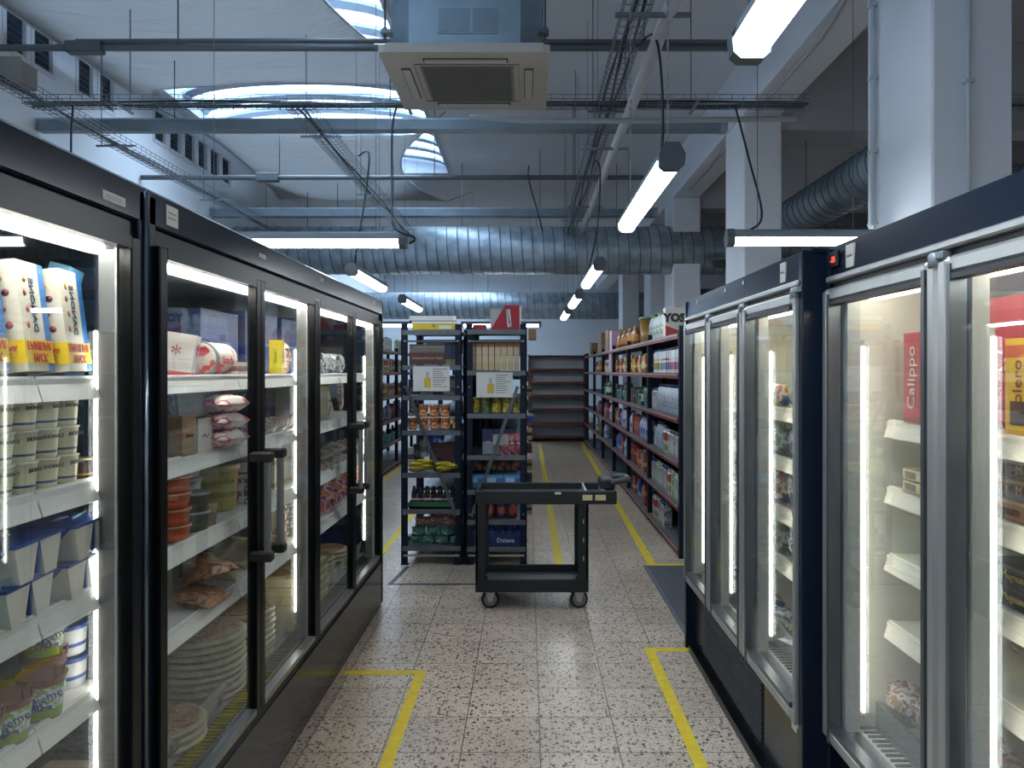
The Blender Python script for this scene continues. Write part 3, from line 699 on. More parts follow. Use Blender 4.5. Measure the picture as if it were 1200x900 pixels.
# ============================================================ LEFT DAIRY CASES
def shelf_part(root, s, u0, u1, y0, y1, z, joints=(), mat=WHITE, dark=False):
    b = MB(); b.box(s*(u0+.012), s*u1, y0, y1, z-.022, z, mat)
    o = b.ob('shelf', root)
    es = [y0]+[j for j in joints if y0 < j < y1]+[y1]
    for a, c in zip(es, es[1:]):
        r = MB(); r.prism([(s*u0, z-.05), (s*(u0+.012), z-.05), (s*(u0+.028), z+.006), (s*(u0+.018), z+.006)] if s > 0 else [(s*(u0+.018), z+.006), (s*(u0+.028), z+.006), (s*(u0+.012), z-.05), (s*u0, z-.05)], a+.003, c-.003, mat)
        r.ob('price_rail', o)
    return o
def left_case(name, y0, y1, doors, label, z_shelf=(1.583, 1.333, 1.068, .82), handles=(), posts=(), joint=()):
    U = .99; s = -1; root = empty(name, (0, 0, 0))
    def ob(b, n, **k): return b.ob(n, root, **k)
    b = MB()
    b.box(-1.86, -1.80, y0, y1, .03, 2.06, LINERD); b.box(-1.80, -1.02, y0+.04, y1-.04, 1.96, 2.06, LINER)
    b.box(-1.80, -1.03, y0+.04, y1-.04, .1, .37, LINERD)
    ob(b, 'cabinet_liner')
    for yy in (y0, y1-.04):
        b = MB(); b.box(-1.86, -.985, yy, yy+.04, 0.03, 2.06, NAVY, .004); ob(b, 'end_panel')
    b = MB(); b.box(-1.03, -.985, y0, y1, 1.98, 2.075, NAVY, .006); b.box(-1.86, -1.0, y0, y1, 2.055, 2.08, NAVY); ob(b, 'header')
    b = MB(); b.box(-1.035, -1.0, y0+.03, y1-.03, 1.925, 1.985, BLACK); ob(b, 'door_track')
    b = MB(); b.box(-1.035, -.995, y0+.03, y1-.03, .30, .375, BLACK, .004); ob(b, 'door_track')
    b = MB(); b.box(-1.03, -.988, y0, y1, .03, .31, M('1c1d1f', .14, 0, 0, 0, 8, .3)); ob(b, 'kick_panel')
    b = MB(); b.box(-1.05, -.965 if y1 < 3 else -1.0, y0, y1, 0, .05, BLACK); ob(b, 'plinth')
    # wells and grille
    b = MB(); b.box(-1.10, -1.03, y0+.05, y1-.05, .36, .375, SILV)
    for k in range(int((y1-y0)/.025)): b.box(-1.10, -1.035, y0+.06+k*.025, y0+.07+k*.025, .375, .379, M('3a3d3f', .5))
    ob(b, 'air_grille')
    b = MB(); b.prism([(-1.15, .375), (-1.135, .375), (-1.12, .45), (-1.125, .45)], y0+.05, y1-.05, M('b4b4ae', .4)); ob(b, 'deck_price_rail')
    b = MB(); b.tube([(-1.055, y0+.05, 1.905), (-1.055, y1-.1, 1.905)], .016, E_CAN, 8); ob(b, 'canopy_or_fill_light')
    b = MB(); b.prism([(-1.10, 1.96), (-1.035, 1.96), (-1.035, 1.925), (-1.075, 1.89)], y0+.04, y1-.04, WHITE); ob(b, 'light_reflector')
    for z in z_shelf: shelf_part(root, s, 1.05, 1.75, y0+.045, y1-.045, z, joint)
    # doors
    for k, (a, c) in enumerate(doors):
        f = MB(); t = .045
        f.box(-1.0, -.965, a, a+t, .375, 1.93, BLACK, .004); f.box(-1.0, -.965, c-t, c, .375, 1.93, BLACK, .004)
        f.box(-1.0, -.965, a+t, c-t, 1.90, 1.93, BLACK); f.box(-1.0, -.965, a+t, c-t, .375, .395, M('8b8f92', .3, .7))
        d = f.ob('door', root)
        g = MB(); g.box(-.985, -.979, a+t, c-t, .395, 1.90, G_DOOR); g.ob('door_glass', d)
        if k in handles:
            hy = (c-.08 if k % 2 == 0 else a+.06)
            h = MB(); h.box(-.925, -.905, hy-.014, hy+.014, .945, 1.295, M('84888a', .35, .6), .004); hd = h.ob('handle', d, label='grey bar handle with black brackets')
            for zz in (.93, 1.28):
                q = MB(); q.box(-.975, -.895, hy-.02, hy+.02, zz, zz+.035, RUB, .006); q.ob('bracket', hd)
    # upright lamp posts behind the door pairs
    for py in posts:
        b = MB(); b.box(-1.055, -1.005, py-.03, py+.03, .38, 1.9, M('5c5e5e', .6)); b.box(-1.005, -1.0, py-.05, py+.05, .38, 1.93, M('a6a9a9', .4)); o = ob(b, 'inner_post')
        b = MB(); b.box(-1.066, -1.057, py-.036, py-.026, .5, 1.70, E_LED, .003); b.ob('led_strip', o)
    return tag(root, label, 'dairy case'), root
_, lc1 = left_case('dairy_case', .35, 2.0, [(.37, 1.15), (1.15, 1.93)], 'near black glass-door dairy case holding yoghurts and family packs', posts=(1.93,), joint=(1.0, 1.673))
_, lc2 = left_case('dairy_case', 2.01, 5.27, [(2.03, 2.80), (2.80, 3.56), (3.56, 4.32), (4.32, 5.10)], 'long black four-door dairy case stocked with cheese, meat packs and pizzas',
                  handles=(0, 1, 2, 3), posts=(3.56, 5.06), joint=(2.83, 3.6, 4.35))
# chrome seam, stickers on the headers
b = MB(); b.tube([(-.982, 1.985, .33), (-.982, 1.985, 2.06)], .007, M('6d7780', .2, .8), 8); b.ob('seam_strip', lc1)
for (y, w_, z0, z1, par, t) in ((1.84, .1, 2.0, 2.022, lc1, ''), (2.14, .07, 2.0, 2.055, lc2, 'Dairy'), (2.87, .07, 2.02, 2.035, lc2, ''), (3.7, .06, 2.03, 2.045, lc2, ''), (4.95, .07, 2.02, 2.05, lc2, '')):
    b = MB(); b.box(-.985, -.9835, y-w_/2, y+w_/2, z0, z1, M('a9a9a2', .5)); o = b.ob('sticker', par)
    for k in range(2):
        q = MB(); q.box(-.9836, -.983, y-w_*.35, y+w_*.35, z0+(z1-z0)*(.35+.25*k), z0+(z1-z0)*(.42+.25*k), M('5c5c58')); q.ob('printed_line', o)

# ============================================================ RIGHT FREEZERS
FZ = (1.44, 1.23, 1.015, .80)
def freezer(U, y0, y1, doors, label, posts, grille=None):
    root = empty('upright_freezer', (0, 0, 0)); t = .05
    def ob(b, n, **k): return b.ob(n, root, **k)
    W = M('d3d1c4', .55)
    b = MB(); b.box(U+.78, U+.82, y0, y1, .05, 2.0, W); b.box(U+.07, U+.78, y0+.05, y1-.05, 1.86, 1.99, W); b.box(U+.08, U+.78, y0+.05, y1-.05, .1, .44, W)
    b.box(U+.05, U+.78, y0+.04, y0+.055, .44, 1.9, W); b.box(U+.05, U+.78, y1-.055, y1-.04, .44, 1.9, W); ob(b, 'cabinet_liner')
    for yy in (y0, y1-.04):
        b = MB(); b.box(U-.005, U+.83, yy, yy+.04, .0 if yy > y0 else .03, 2.0, NAVY, .004); ob(b, 'end_panel')
    b = MB(); b.prism([(U, 1.91), (U+.05, 1.91), (U+.05, 2.005), (U+.006, 2.005)], y0+.02, y1-.02, NAVY); b.box(U+.03, U+.83, y0, y1, 1.99, 2.008, NAVY); ob(b, 'header')
    b = MB(); b.box(U-.012, U+.02, y0+.03, y1-.03, 1.887, 1.908, SILV, .005); b.box(U+.01, U+.04, y0+.03, y1-.03, 1.862, 1.89, M('33383c', .5)); ob(b, 'silver_trim')
    b = MB(); b.box(U-.005, U+.03, y0+.03, y1-.03, .385, .402, SILV, .005); ob(b, 'sill_trim')
    b = MB(); b.box(U+.04, U+.06, y0+.03, y1-.03, .03, .385, M('1a1b1e', .2, 0, 0, 0, 8, .3)); ob(b, 'kick_panel')
    b = MB(); b.box(U+.0, U+.05, y0, y1-.1, .0, .04, BLACK); ob(b, 'plinth')
    if grille:
        a, c = grille; b = MB()
        for i in range(int((c-a)/.02)): b.box(U+.034, U+.04, a+i*.02, a+i*.02+.006, .08, .34, M('3b3e42', .5))
        for i in range(13): b.box(U+.032, U+.038, a, c, .08+i*.02, .086+i*.02, M('3b3e42', .5))
        ob(b, 'vent_grille')
    for z in FZ: shelf_part(root, 1, U+.15, U+.70, y0+.06, y1-.09, z, (), M('d6d2c2', .5))
    b = MB()
    for k in range(int((y1-y0)/.03)): b.box(U+.09, U+.14, y0+.07+k*.03, y0+.08+k*.03, .44, .446, M('4c4f50', .5))
    b.box(U+.14, U+.148, y0+.06, y1-.06, .44, .53, M('8d9092', .3, .6)); ob(b, 'basket_rail')
    b = MB(); b.tube([(U+.11, y0+.1, 1.835), (U+.11, y1-.1, 1.835)], .012, E_FILL, 8); ob(b, 'canopy_or_fill_light')  # lamp strip added behind the header to brighten the freezer inside
    for k, (a, c) in enumerate(doors):
        f = MB(); z0, z1 = .40, 1.868; S = SILV
        for yy in (a, c-t):
            if U < .95 and yy == a and k == 0: f.box(U-.02, U+.01, yy, yy+.018, z0, z1, S, .006); continue
            f.box(U-.018, U+.012, yy, yy+t, z0, z1, S, .012); f.box(U-.02, U+.02, yy+(t if yy == a else -.016), yy+(t+.016 if yy == a else 0), z0, z1-.02, SILVD)
        f.box(U-.016, U+.010, a+t, c-t, z1-.042, z1, S, .008); f.box(U-.016, U+.010, a+t, c-t, z0, z0+.042, S, .008)
        f.box(U-.018, U+.02, a+t, c-t, z1-.055, z1-.042, M('2b2e31')); f.box(U-.018, U+.02, a+t, c-t, z0+.042, z0+.06, SILVD)
        d = f.ob('door', root)
        g = MB(); g.box(U-.008, U-.002, a+(.018 if U < .95 and k == 0 else t), c-t, z0+.042, z1-.042, G_FREEZ); g.ob('door_glass', d)
        h = MB(); h.box(U-.02, U+.015, a-.03, a+.03, z1-.005, z1+.016, M('7d8386', .4, .5), .004); h.lathe([(.02, 0), (.02, .03), (.014, .036)], M('8c9295', .4, .4), n=10, c=(U-.008, a+.012, z1-.02)); h.ob('hinge', d)
    for py in posts:
        b = MB(); b.box(U+.03, U+.07, py-.03, py+.03, .45, 1.86, M('a9aba6', .5)); o = ob(b, 'inner_post')
        b = MB(); b.box(U+.078, U+.088, py-.03, py-.018, .51, 1.68, E_LED, .003); b.ob('led_strip', o)
        b = MB(); b.box(U+.072, U+.090, py-.017, py+.02, .49, 1.7, M('8d8c84', .5)); b.ob('light_holder', o)
    return tag(root, label, 'freezer')
fz1 = freezer(.92, 2.57, 4.50, [(2.61, 3.255), (3.255, 3.86), (3.86, 4.47)], 'far three-door upright freezer with silver door frames and navy header', (3.2, 3.82, 4.42), (3.15, 4.2))
fz2 = freezer(.99, .45, 2.565, [(.48, 1.16), (1.16, 1.84), (1.84, 2.555)], 'near upright freezer with silver door frames holding ice-cream boxes', (1.80, 2.49, 1.12))
# controller and stickers
b = MB(); b.box(.982, .99, 2.45, 2.52, 1.935, 1.985, M('181a1d', .3), .002); o = b.ob('controller', fz2)
lettering('-18', .03, emit('red_digits', (1, .08, .06), 1.0), FXm(.981, 2.485, 1.957), o)
for (u, y, z, par) in ((.99, 2.37, 1.955, fz2), (.92, 2.78, 1.955, fz1)):
    b = MB(); b.box(u-.0015, u+.005, y-.028, y+.028, z-.035, z+.035, M('b9b5aa', .5)); o = b.ob('sticker', par); lettering('Helados', .013, M('6b5a50'), FXm(u-.002, y, z), o)
b = MB(); b.box(.958, .96, 2.75, 2.8, .31, .37, M('b9b5aa', .5)); b.ob('sticker', fz1)
for y in (3.3, 3.6, 4.2):
    b = MB(); b.box(.921, .9225, y-.012, y+.012, 1.97, 1.985, M('a8a8a8', .5)); b.ob('sticker', fz1)

# ============================================================ LEFT CASE GOODS
CASE = 1
# --- near case, top shelf: family packs (printing reads upside down and mirrored)
def family_pack():
    w_, d_, h = .125, .09, .24
    b = MB(); cm = M('d6d1bd', .4); bl = M('2f6fb5', .4)
    b.box(-d_/2, d_/2, -w_/2, w_/2*.55, 0, h, cm); b.box(-d_/2, d_/2, w_/2*.55, w_/2, 0, h, bl)
    p = MB(); y_ = M('e8c61a', .35)
    p.box(-d_/2-.001, d_/2+.001, -w_/2-.001, w_/2+.001, .018, .068, y_)
    fr = MB()
    for k, (zz, c) in enumerate(((.10, 'a8363c'), (.135, 'b94a48'), (.17, '7a2c45'), (.20, 'cf8a3c'))):
        fr.lathe([(.0001, 0), (.0075, .0003), (.0001, .0006)], M(c, .4), n=10, c=(d_/2+.0004, -.035+.004*(k % 2), zz), axis='x')
        fr.lathe([(.0001, -.0006), (.008, -.0003), (.0001, 0)], M(c, .4), n=10, c=(.02-.01*(k % 2), -w_/2-.0004, zz), axis='y')
    red = M('c0392b'); dk = M('23304f')
    return proto('family_pack', 'yoghurt pack', ('pack', b.mesh('pack')), ('banner', p.mesh('banner')), ('fruit_print', fr.mesh('fruit')),
        ('lettering', text_mesh('PACK\nFAMILIAR', .026, red, MX(d_/2+.002, 0, .043, (0, 1, 0), (0, 0, -1)), .0006)),
        ('brand_lettering', text_mesh('DANONE', .028, dk, MX(d_/2+.001, -.004, .145, (0, 0, 1), (0, 1, 0)), .0003)),
        ('side_lettering', text_mesh('PACK\nFAMILIAR', .0145, red, MX(0, -w_/2-.002, .043, (1, 0, 0), (0, 0, -1)), .0006)),
        ('side_brand_lettering', text_mesh('DANONE', .026, dk, MX(-.012, -w_/2-.0012, .15, (0, 0, 1), (1, 0, 0)), .0003)))
FP = family_pack()
for i, y in enumerate((1.39, 1.54, 1.69, 1.84)):
    put(FP, -1.20, y-.03, 1.592, 'cream family yoghurt pack with yellow banner, %s along the near case top shelf' % od(i), 'family packs', rz=.15, ry=-.12)
bp = carton(.085, .09, .045, '6fa6c4', ((.25, .75, 'b5313a'),), text='Postre', tcol='e8e4e0', ts=.022, name='dessert_pack', cat='dessert', flip=-1)
for i in range(3): put(bp, -1.26, 2.0-.05, 1.582+i*.047, 'light-blue dessert pack with red label, %s layer of the stack behind the family packs' % ('bottom', 'middle', 'top')[i], 'blue dessert packs')
put(carton(.09, .05, .13, '6fa6c4', ((.35, .8, 'b5313a'),), text='Postre', tcol='e8e4e0', ts=.022, name='dessert_pack', cat='dessert', flip=-1), -1.27, 1.93, 1.73, 'light-blue dessert pack leaning on top of the blue stack', 'blue dessert packs', ry=.25, rx=-.15)
# --- near case, second shelf: yoghurt cups stacked three high, then pots
cp = cup(.035, .068, 'e3dcb8', '2b4a8f', 'e6e4da', text='DANONE')
for lv in range(3):
    for i in range(5):
        put(cp, -1.20, 1.50+i*.078, 1.312+lv*.068, 'cream yoghurt cup, %s in the %s layer on the near case second shelf' % (od(i), ('bottom', 'middle', 'top')[lv]), 'cream yoghurt cups', rz=.3*random.uniform(-1, 1))
cp2 = cup(.037, .062, 'dbd8cf', 'b4505a', 'e6e4da', text='DANONE')
for lv in range(2):
    for i in range(3):
        put(cp2, -1.30, 1.90+i*.079-.03, 1.312+lv*.062, 'white pot with pink print, %s in the %s layer beside the yoghurt cups' % (od(i), ('bottom', 'top')[lv]), 'pink print pots')
cp3 = cup(.032, .05, '3a2018', 'c9a63a', 'd3c68a', name='chocolate_pot', taper=.8)
for i in range(2): put(cp3, -1.20, 1.90+i*.066, 1.312, 'dark chocolate pot with gold band, %s of two beside the cream cups' % ('nearer', 'farther')[i], 'chocolate pots')
# --- third shelf: twin packs and blue packs
TW = twin(.19, .2, .085)
for lv in range(2):
    for i, y in enumerate((1.40, 1.61, 1.82)):
        put(TW, -1.25+.01*lv, y+.012*lv, 1.033+lv*.087, 'cream twin dessert pots in blue sleeve, %s stack, %s' % (('nearest', 'middle', 'farthest')[i], ('lower', 'upper')[lv]), 'blue sleeve twin packs', rz=.1)
put(bag(.12, .17, .06, ('5fb3c9', '8fd0dc', 'cfe3e4'), 3, scale=14), -1.20, 1.98, 1.035, 'turquoise bag standing behind the blue sleeve twin packs', rz=.2)
put(bag(.13, .13, .06, ('5fb3c9', '8fd0dc', 'cfe3e4'), 5, scale=14), -1.18, 1.50, 1.035, 'turquoise bag in front of the blue sleeve twin packs', rz=.2)
put(bag(.2, .1, .09, ('3c6f92', '8aa4b5', '2c4a66', 'b9c6cc'), 9, scale=14), -1.42, 1.86, 1.19, 'crumpled clear bag with blue print lying over the twin packs', rx=PI/2*.0, ry=.5)
# --- fourth shelf: brown pots with handle lids
def brown_pot():
    r, h = .05, .095; b = MB(); br = M('7b4636', .45); gr = M('7fa23c', .45); wh = M('d8dbdc', .4)
    b.lathe([(r*.78, 0), (r*.8, .004), (r*.84, h*.25), (r*.95, h*.8), (r, h*.95), (r*1.04, h*.96), (r*1.04, h)], br, mats=[br, gr, P(('cfd6d8', '86a94a', 'cfd6d8', '35618f', 'b58a3a'), 26), br, br, br], n=24)
    l = MB(); l.lathe([(r*.98, h*.985), (r*.94, h*.94), (.0001, h*.93)], M('7c6a5c', .4), n=24)
    hd = MB(); hd.tube([(r*.95, -.012, h), (r*.97, -.013, h+.022), (r*.97, .013, h+.022), (r*.95, .012, h)], .003, br, 6)
    return proto('dessert_pot', 'dessert', ('pot', b.mesh('pot')), ('lid', l.mesh('lid')), ('pull_loop', hd.mesh('loop')),
                 ('lettering', text_mesh('Creme', .026, M('25397a'), MX(r*.72, -r*.63, h*.55, (.65, .75, 0), (0, 0, 1), .3))))
BP = brown_pot()
for i, (u, y, z) in enumerate(((1.19, 1.72, .76), (1.19, 1.60, .76), (1.26, 1.84, .76), (1.26, 1.84, .855), (1.18, 1.49, .76))):
    put(BP, -u, y, z, 'brown creme dessert pot with green label, ' + ('middle of the front row', 'nearer in the front row', 'lower of the pair stacked behind', 'upper of the pair stacked behind', 'nearest to the camera')[i], 'brown creme pots', rz=-.2+.1*i)
for i, (y, z) in enumerate(((1.99, .76), (1.99, .84))):
    put(tub(.05, .075, 'cfd2d6', '27489a', '2b4a94'), -1.24, y-.06, z, 'white tub with blue band and blue lid, %s of two by the case end' % ('lower', 'upper')[i], 'blue lid tubs')
for i in range(3):
    put(carton(.16, .16, .075, 'a89b88', ((.0, .12, '6b6258'),), text='OMG', tcol='2a2622', ts=.035, name='dessert_box', flip=-1), -1.22, 1.93, .378+i*.08, 'beige dessert box with dark capitals on the near case floor, %s' % ('bottom', 'middle', 'top of three')[i], 'beige dessert boxes')
    put(carton(.16, .16, .075, '7d7a70', ((.0, .12, '5b5248'),), name='dessert_box'), -1.22, 1.74, .378+i*.08, 'grey-brown plain box on the near case floor, %s of its stack' % ('bottom', 'middle', 'top')[i], 'plain dessert boxes')

# --- long case
CASE = 2
def D(px, u): return u*F/abs(VX-px)     # depth of the point that stands at lateral distance u under picture column px
S2 = 'long case top shelf'
put(carton(.13, .10, .13, 'c9c6bf', ((.0, .12, 'b43a3a'),), text='*', tcol='a8323a', ts=.09, name='cheese_carton'), -1.27, 2.17, 1.582, 'white and red carton at the near end of the long case top shelf', ry=.15, rz=.3)
b = MB(); b.lathe([(.045, -.09), (.055, -.085), (.055, .085), (.045, .09)], P(('d9d3c8', 'd9d3c8', 'b8303a'), 20), n=20, c=(0, 0, .055), axis='y')
c = MB(); c.lathe([(.056, -.087), (.057, -.075), (.056, -.075)], M('7d8a86', .4), n=20, c=(0, 0, .055), axis='y')
put(proto('snack_roll', 'snack', ('roll', b.mesh('roll')), ('end_band', c.mesh('band')), ('lettering', text_mesh('Snack', .04, M('b8303a'), FX(.057, 0, .05)))), -1.25, 2.42, 1.582, 'white roll pack with red script lying on the long case top shelf')
put(carton(.1, .05, .045, 'c4c2ba', ((.3, .7, '7a4b5a'),), name='cheese_carton'), -1.2, 2.63, 1.582, 'small white box with plum stripe beside the white roll pack')
for i, (y, w_, h) in enumerate(((2.25, .3, .2), (2.62, .34, .22), (2.98, .3, .22))):
    put(carton(w_, .2, h, '22386f', ((.0, .05, '182a55'),), text='ahumados selectos', tcol='7f93b8', ts=.022, name='cheese_carton', side=False), -1.52, y+.1, 1.582, 'tall dark blue carton at the back of the long case top shelf, %s' % ('nearest', 'middle', 'farthest')[i], 'dark blue back cartons')
put(carton(.035, .05, .14, 'd9c026', ((.2, .7, 'e0d23c'),), text='Queso', tcol='3a3a20', ts=.018, name='cheese_carton', trot=PI/2), -1.2, 3.05, 1.582, 'narrow yellow carton upright on the long case top shelf')
put(bag(.07, .13, .05, ('c98a8a', 'e0d6cc', '7a4a3a', 'd9b08a'), 12, scale=26), -1.21, 3.14, 1.582, 'pink printed pouch beside the narrow yellow carton')
for i in range(5):
    put(bag(.13, .11, .06, ('a9b2b8', '5b6670', 'c9cfd2', '3b444c'), 20+i, scale=22, name='foil_bag'), -1.28-.04*(i % 2), 3.72+i*.17, 1.582, 'silver foil bag, %s along the far half of the long case top shelf' % od(i), 'silver foil bags', rz=.3*(-1)**i)
for i in range(3): put(carton(.22, .18, .2, '4d5158', ((.8, 1, '3a3f46'),), name='cheese_carton'), -1.55, 3.85+i*.3, 1.582, 'dark grey carton behind the foil bags, %s from the middle door post' % od(i), 'dark grey back cartons')
# second shelf
put(carton(.09, .12, .115, '9b7c5b', ((.0, .04, '7c6145'),), text='fresco', tcol='5b4632', ts=.02, name='cheese_carton'), -1.21, 2.13, 1.312, 'brown cardboard display box at the near end of the second shelf')
put(carton(.10, .12, .10, 'cdc9bf', ((.9, 1, 'b5b0a4'),), text='~', tcol='b06a74', ts=.08, name='cheese_carton'), -1.21, 2.235, 1.312, 'open white display box with pink scribble beside the cardboard one')
put(bag(.09, .2, .04, ('a6a294', 'c9c4b6', '8c5a5e', '6a6f56'), 31, scale=30), -1.22, 2.15, 1.40, 'printed grey pouch standing in the cardboard display box', ry=-.25, rz=.2)
for i in range(3):
    put(bag(.17, .10, .055, ('d8cfc4', 'c03a68', 'd8cfc4', 'd98aa4'), 35+i, scale=16), -1.19, 2.40, 1.342+i*.055, 'pink and white snack packet, %s of the stack on the second shelf' % ('bottom', 'middle', 'top')[i], 'pink packets', ry=PI/2, rz=-.15)
b = MB(); b.box(-.004, .004, -.24, .24, 0, .11, M('6f7270', .7, 0, 0, .1, 30.))
put(proto('price_card', 'card', ('card', b.mesh('card'))), -1.17, 2.42, 1.42, 'grey hanging card under the top shelf above the pink packets', ry=-.1)
for i in range(2):
    put(can(.03, .1, ('c9cbc2', '4a6a48', 'd8d6cc'), 'cheese_roll'), -1.19, 2.54+i*.06, 1.342, 'white cheese log with green print lying down, %s of two' % ('nearer', 'farther')[i], 'cheese logs', ry=-PI/2, rz=.3)
for i in range(12):
    y = 2.62+i*.065; 
    if 3.5 < y < 3.62: continue
    put(tray(.15, .12, .014, 'bdb8ae', ('8f5a52', 'c4a090', 'a8a096', '6d6a5f'), 'sliced_meat_pack', 'meat pack'), -1.22-.01*(i % 3), y, 1.315+.008*(i % 2), 'flat sliced meat pack, %s along the fan on the second shelf' % od(i), 'sliced meat packs', rx=.28, rz=.1*(-1)**i)
put(carton(.16, .1, .13, '1d2c4c', ((.0, .1, '131f38'),), text='o', tcol='56698f', ts=.07, name='cheese_carton'), -1.42, 2.82, 1.312, 'dark blue carton with round emblem behind the meat packs')
put(carton(.12, .1, .14, 'c6c4bc', name='cheese_carton'), -1.42, 3.12, 1.312, 'plain white carton right of the dark blue emblem carton')
def tri_pack(c1, c2):
    b = MB(); b.prism([(-.13, 0), (.13, 0), (-.1, .16)], -.02, .02, M(c1, .45), axis='x'); c = MB(); c.prism([(-.10, .012), (.09, .012), (-.02, .06)], .02, .024, P(c2, 30), axis='x')
    return proto('meat_wedge_pack', 'meat pack', ('wedge_sleeve', b.mesh('sleeve')), ('window', c.mesh('window')), ('lettering', text_mesh('Gourmet', .02, M('3a3a3a'), FX(.022, -.04, .085))))
put(tri_pack('bdb6a8', ('b86a6e', 'd3a09c')), -1.22, 3.82, 1.315, 'white triangular ham pack behind the third door', rz=.1)
put(bag(.06, .2, .03, ('8a4a4a', 'c9bfb6', '5b2b30'), 50, scale=30), -1.25, 4.1, 1.33, 'tall slim sausage pack leaning near the fourth door', rx=.15)
put(tub(.055, .09, 'a8936a', '6b5436', 'c7c2b0', text='PATE'), -1.24, 4.5, 1.315, 'beige tub on the second shelf behind the fourth door')
put(bag(.14, .13, .05, ('6f7fb0', '99a5c4', '4b598c'), 51, scale=14), -1.3, 4.5, 1.42, 'lilac bag lying above the beige tub', ry=.2)
# third shelf
for i in range(4):
    put(tub(.055, .045, 'b04a20', 'c85a28', 'd08a68', name='salsa_tub', taper=.88), -1.20, 2.14, 1.033+i*.046, 'orange salsa tub with clear rim, %s of the stack by the black door post' % ('bottom', 'second', 'third', 'top')[i], 'orange tubs')
for i in range(2):
    put(tub(.052, .058, '4c4f40', '5c5c4c', '8a9298', name='olive_tub', taper=.9), -1.20, 2.275, 1.033+i*.058, 'dark olive tub with grey lid, %s of two beside the orange tubs' % ('lower', 'upper')[i], 'olive tubs')
for i in range(2): put(tub(.03, .035, '8b7362', '9a8272', 'a89a8e', name='dip_tub'), -1.18, 2.385, 1.033+i*.036, 'tiny brown dip tub, %s of two beside the yellow bucket' % ('lower', 'upper')[i], 'dip tubs')
put(tub(.085, .155, 'b3a45a', '8c8142', 'bdb488', name='cheese_bucket', text='GOUDA'), -1.29, 2.43, 1.033, 'big yellow-green cheese bucket on the third shelf')
for k, (u, y) in enumerate(((1.32, 2.18), (1.30, 2.66), (1.48, 2.45))):
    for i in range(3):
        put(tub(.075, .068, 'c3c0b8', '7a4440', 'cfccc4', name='cream_cheese_tub'), -u, y, 1.033+i*.07, 'white cheese tub with dark red print, %s, %s stack' % (('bottom', 'middle', 'top')[i], ('nearest', 'farther', 'rearmost')[k]), 'white cheese tubs')
for i in range(2): put(carton(.12, .07, .045, prt=('c9ccd2', '2f62a8', 'c03a3a', 'd8dade'), name='cheese_carton', ), -1.2, 2.78, 1.033+i*.046, 'blue red and white box, %s of two beside the handles' % ('lower', 'upper')[i], 'blue red boxes')
for k in range(4):
    for i in range(2):
        if k < 2: put(carton(.1, .1, .09, 'c8c3b4', ((.1, .3, '9a8f7a'),), name='cheese_carton'), -1.26, 2.93+k*.12, 1.033+i*.092, 'cream box on the third shelf, %s stack past the handles, %s' % (('nearer', 'farther')[k], ('lower', 'upper')[i]), 'cream boxes')
        else: put(carton(.08, .08, .075, prt=('2f62a8', 'd8dade', '5c8fca', 'c9a45a'), name='cheese_carton'), -1.22, 3.0+k*.12, 1.033+i*.077, 'blue and white printed box, %s stack at the lamp post, %s' % (('nearer', 'farther')[k-2], ('lower', 'upper')[i]), 'blue printed boxes')
for i in range(14):
    put(tray(.14, .12, .016, 'b5afa6', ('8f625a', 'b8a598', '9c9488', '5d5650'), 'sliced_meat_pack', 'meat pack'), -1.21-.012*(i % 3), 3.72+(i//2)*.15, 1.036+.05*(i % 2), 'silvery flat meat pack, %s pile on the third shelf, %s' % (od(i//2), ('under', 'above')[i % 2]), 'silvery meat packs', rx=.2, rz=.2*(-1)**i)
for i in range(3): put(carton(.14, .2, .2, '6a2c38', ((.0, .1, '4c1f28'),), name='cheese_carton'), -1.5, 3.85+i*.35, 1.034, 'maroon carton behind the silvery meat packs, %s' % ('nearest', 'middle', 'farthest')[i], 'maroon cartons')
# fourth shelf
for i in range(3): put(bag(.16, .13, .045, ('8a5a3c', 'a57a54', '6d4430', 'b89a7c'), 60+i, scale=22, wr=.2), -1.24, 2.2+.03*i, .80+i*.035, 'brown cooked meat bag, %s from the bottom of the near heap' % od(i), 'brown meat bags', ry=PI/2+.2*(-1)**i, rz=.4*i)
def wedge(c1, c2):
    b = MB(); b.prism([(-.09, 0), (.09, 0), (.06, .04), (-.09, .04)], -.055, .055, M(c1, .4)); c = MB(); c.box(-.08, .05, -.045, .045, .04, .043, M(c2, .4)); c.box(-.03, .02, -.02, .02, .043, .045, M('c9c2a8', .5))
    return proto('cheese_wedge', 'cheese', ('wedge', b.mesh('wedge')), ('label_panel', c.mesh('label')))
cols = (('b0a27a', '3b3f42'), ('a8987a', '6a6d52'), ('b4a888', '2f3338'), ('9d8a66', '8a6a3c'), ('c2b68f', '2c3034'), ('a8987a', '4a4f3c'))
for i in range(6):
    put(wedge(*cols[i]), -1.25+.02*(i % 2), 2.40+i*.085, .82+.03*(i % 3), 'vacuum-packed cheese wedge, %s along the leaning row on the fourth shelf' % od(i), 'cheese wedges', rx=.75-.1*(i % 3), rz=.5*(-1)**i, ry=.2)
for k in range(2):
    for i in range(3): put(carton(.11, .13, .045, 'b3aa92', ((.0, .3, '9a9078'),), name='cheese_carton'), -1.32, 2.72+k*.15, .762+i*.047, 'flat beige cheese box, %s of the %s stack on the fourth shelf' % (('bottom', 'middle', 'top')[i], ('nearer', 'farther')[k]), 'flat beige boxes')
